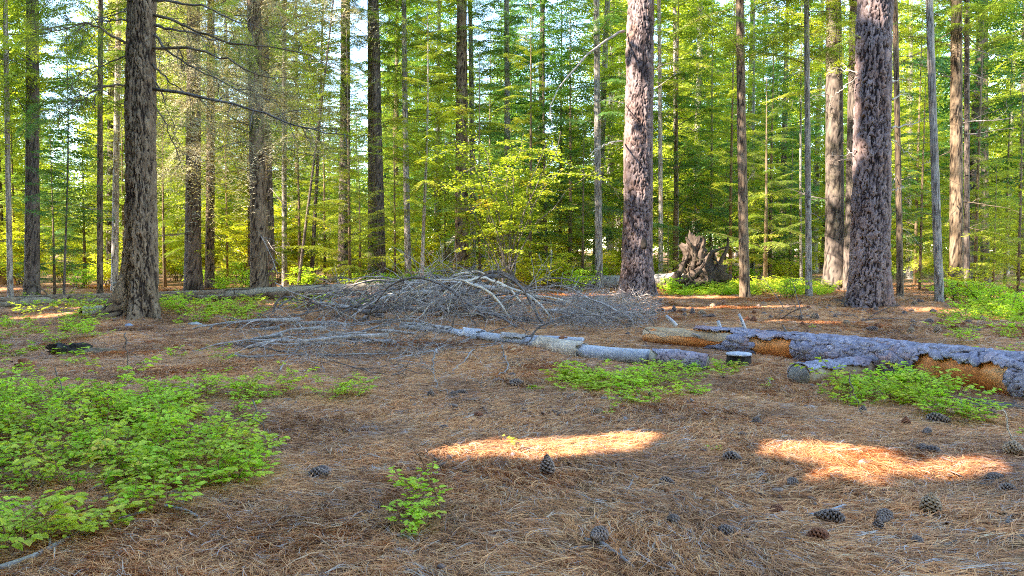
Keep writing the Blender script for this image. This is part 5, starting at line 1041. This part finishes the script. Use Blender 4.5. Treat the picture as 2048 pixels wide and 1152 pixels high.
def stick(pp, r, mt, lab, seed, tw=0, zo=.0):
    c = np.array([G(a, b) + [0, 0, r * 1.1 + zo + .014] for a, b in pp]); r = r * 1.15; o_ = c[0].copy(); q = smooth_path(c - o_, 16); g = Geo(); V, Q = tube(q, r * np.linspace(1, .6, 16), 9, True, .25, np.random.RandomState(seed), 14.); g.add(V, Q, 0, .5)
    r_ = np.random.RandomState(seed)
    for k in range(tw): j = r_.randint(3, 14); g.add(*tube(q[j] + nrm(np.array([r_.normal(), r_.normal(), .2])) * r * 5 * np.linspace(0, 1, 3)[:, None], r * .4, 5), 0, .5)
    obj('stick', mesh('stick', g, M[mt], True), None, o_, label=lab, cat='stick')
stick([(-30, 1165), (70, 1128), (150, 1088), (215, 1062), (290, 1038)], .013, 'dead', 'long grey stick sloping up under the leaves in the bottom left corner', 1, 3)
stick([(1170, 1092), (1205, 1104), (1238, 1125), (1268, 1150)], .009, 'dead', 'dark stick pointing down at the bottom, right of the middle', 2, 1); stick([(1118, 1120), (1150, 1108), (1185, 1106), (1225, 1116)], .006, 'dead', 'thin curved stick joining the dark one at the bottom', 3)
stick([(1620, 1046), (1650, 1040), (1690, 1026)], .013, 'grey_wood', 'pale short stick behind the two cones at the lower right', 4); stick([(1735, 1096), (1770, 1100), (1810, 1118)], .009, 'dead', 'grey bark stick at the lower right', 5); stick([(1860, 1108), (1890, 1105), (1912, 1098)], .010, 'dead_dark', 'short dark stick at the lower right', 6)
stick([(2014, 1062), (2020, 1045), (2048, 1036)], .007, 'dead_dark', 'bent dark twig at the right edge, above a straight one', 7); stick([(2018, 1092), (2060, 1084)], .009, 'dead_dark', 'straight dark stick at the right edge', 8); stick([(330, 1025), (370, 1035), (398, 1048)], .010, 'grey_wood', 'pale grey stick right of the lower left patch', 9)
stick([(1250, 1000), (1262, 975), (1270, 960)], .005, 'dead', 'small upright-looking grey twig left of the cone near the centre', 10); stick([(10, 690), (30, 672), (55, 655)], .008, 'dead_pale', 'pale twig at the far left edge', 11); stick([(1960, 985), (2010, 975)], .012, 'dead_dark', 'dark bark stick under the right edge sun patch', 12)
stick([(340, 632), (420, 636), (480, 640)], .010, 'dead_dark', 'thin dark pole lying right of the thick left tree', 13)

# ------------------------------------------------------------------ pine cones
def cone_mesh(seed, L, R, mat, opn=.6, n=95):
    r_ = np.random.RandomState(seed); g = Geo(); g.add(*tube(np.array([[0, 0, z] for z in np.linspace(.04 * L, .95 * L, 8)]), R * .55 * np.sin(np.linspace(.35, 2.85, 8)) ** .8, 10), 0, .1)
    for k in range(n):
        t = (k + .5) / n; ph = k * 2.39996; pr = R * math.sin(pi * (.10 + .84 * t)) ** .75 * (1 - .25 * t); z = L * t; el = -.15 + 1.25 * t - .1 * opn
        o_ = np.array([cos(ph), sin(ph), 0]); d = o_ * cos(el) + np.array([0, 0, sin(el)]); s = np.array([-sin(ph), cos(ph), 0]); nn = np.cross(s, d); w_ = R * .38 * (1 - .35 * t) * r_.uniform(.85, 1.1); l = pr * (.95 + .1 * opn)
        b = np.array([0, 0, z - l * sin(el) * .6]); tip = b + d * l; m_ = b + d * l * .68; V = np.array([b + d * l * .25, m_ + s * w_, tip + s * w_ * .55 + nn * .1 * w_, tip - s * w_ * .55 + nn * .1 * w_, m_ - s * w_, tip + s * w_ * .3 - nn * .55 * w_, tip - s * w_ * .3 - nn * .55 * w_, m_ - nn * w_ * .4])
        g.add(V, [[0, 1, 2, 2], [0, 2, 3, 3], [0, 3, 4, 4], [2, 5, 6, 3], [1, 7, 5, 2], [4, 3, 6, 7], [5, 7, 6, 6]], 0, [.15, .35, .95, .95, .35, .9, .9, .15])
    return mesh('pine_cone', g, M[mat])
CM = [cone_mesh(1, .105, .040, 'cone', .6, 80), cone_mesh(2, .098, .037, 'cone', .3, 84), cone_mesh(3, .075, .036, 'cone', .8, 80), cone_mesh(4, .09, .045, 'cone_brown', .7), cone_mesh(5, .08, .04, 'cone_red', .4), cone_mesh(6, .07, .034, 'cone', .5, 70)]
def cone(px, py, k, mode, lab, s_=1., grp=None, az=None):
    p = G(px, py); az = rs.uniform(0, 6.3) if az is None else az; Rr = .04 * s_
    if mode == 'up': rot = (rs.normal(0, .1), rs.normal(0, .1), az); off = .0
    elif mode == 'end': rot = (pi / 2 + .35, 0, az); off = Rr * .85
    else: rot = (0, pi / 2 - rs.uniform(0, .2), az); off = Rr * rs.uniform(.6, .95)
    obj('pine_cone', CM[k], None, (p[0], p[1], p[2] + off), rot, s_, lab, 'pine cone', grp)
for a in [(620, 962, 0, 'side', 'left cone of the touching pair right of the green patch', 1.05), (656, 962, 1, 'side', 'right cone of the touching pair right of the green patch', 1.05), (1096, 958, 0, 'up', 'tall dark cone standing upright near the middle', 1.15),
          (962, 840, 4, 'end', 'single dark brown cone beside a small sun patch left of centre', 1.1), (897, 866, 2, 'side', 'small cone half sunk in needles left of the centre', .9), (1208, 1088, 1, 'side', 'round grey cone just above the dark stick at the bottom', 1.1),
          (1200, 838, 3, 'side', 'sunlit cone by the tiny yellowish plant', 1.), (1449, 926, 0, 'side', 'dark cone under tiny bright leaves right of centre', 1.05), (1652, 1090, 4, 'end', 'broken hollow brown cone facing the viewer at the lower right', 1.2),
          (1688, 1058, 0, 'side', 'grey cone touching the hollow brown one', 1.1), (1772, 1046, 1, 'side', 'long grey cone left of the big round cone', 1.1), (1758, 1070, 5, 'up', 'small grey cone below the long grey one', .9), (1860, 1036, 3, 'up', 'big round brown cone at the edge of the brightest sun patch', 1.15),
          (1836, 912, 2, 'side', 'left cone of two above the bright sun patch', .95), (1880, 916, 0, 'side', 'right cone of two above the bright sun patch', 1.), (2012, 914, 3, 'side', 'sunlit cone at the right edge', 1.2), (1851, 852, 0, 'side', 'large dark cone among yellow leaves below the pine log', 1.35),
          (1812, 858, 4, 'up', 'reddish cone left of the large dark cone', .95), (1857, 874, 2, 'side', 'small dark cone just below the large dark cone', .9), (1972, 972, 1, 'side', 'grey cone in the sun strip near the right edge', 1.), (2000, 992, 2, 'side', 'cone by the dark bark stick at the right', 1.),
          (1338, 1060, 5, 'side', 'small cone alone in shaded needles right of the bottom stick', .9), (1560, 1034, 4, 'side', 'reddish cone lying left of the pale short stick', .9), (1476, 880, 5, 'side', 'small pale cone in the sun strip right of centre', .85), (1520, 858, 2, 'side', 'cone at the upper edge of the sun strip right of centre', .95),
          (1725, 832, 5, 'up', 'small upright cone between pine log and sun strip', 1.), (1436, 1076, 2, 'side', 'brown-grey cone in shade at the bottom right of centre', .9), (1915, 822, 1, 'side', 'dark cone at the left end of the loose bark slab', 1.1), (1975, 838, 2, 'side', 'grey cone in front of the loose bark slab', 1.), (366, 990, 4, 'side', 'brown cone under the leaves of the lower left patch', 1.1),
          (935, 796, 1, 'side', 'left cone of two in front of the hanging twigs', 1.), (916, 800, 2, 'side', 'right cone of two in front of the hanging twigs', 1.), (862, 800, 5, 'up', 'small cone below the leftmost hanging twig', 1.1), (1020, 778, 0, 'side', 'dark cone left of the plants in front of the grey log', 1.1), (1030, 758, 1, 'side', 'cone under the right hanging twig', 1.),
          (1320, 975, 2, 'side', 'grey half-buried cone in the shade right of centre', .9), (1830, 1095, 5, 'side', 'tiny grey cone near the bark stick at the lower right', .8), (1590, 975, 2, 'side', 'greyish cone under the middle sun strip', .9)]:
    cone(a[0], a[1], a[2], a[3], a[4], a[5])
for i in range(95):
    px = rs.uniform(1255, 2040); py = 604 + 72 * rs.uniform() ** 1.1
    if py > 640 + (px - 1290) * .06 and px > 1290: py = 606 + 34 * rs.uniform()
    cone(px, py, rs.randint(6), rs.choice(['side', 'side', 'up']), 'dark cone among the many scattered between the pine log and the big pines', rs.uniform(.9, 1.4), 'cones scattered behind the pine log')
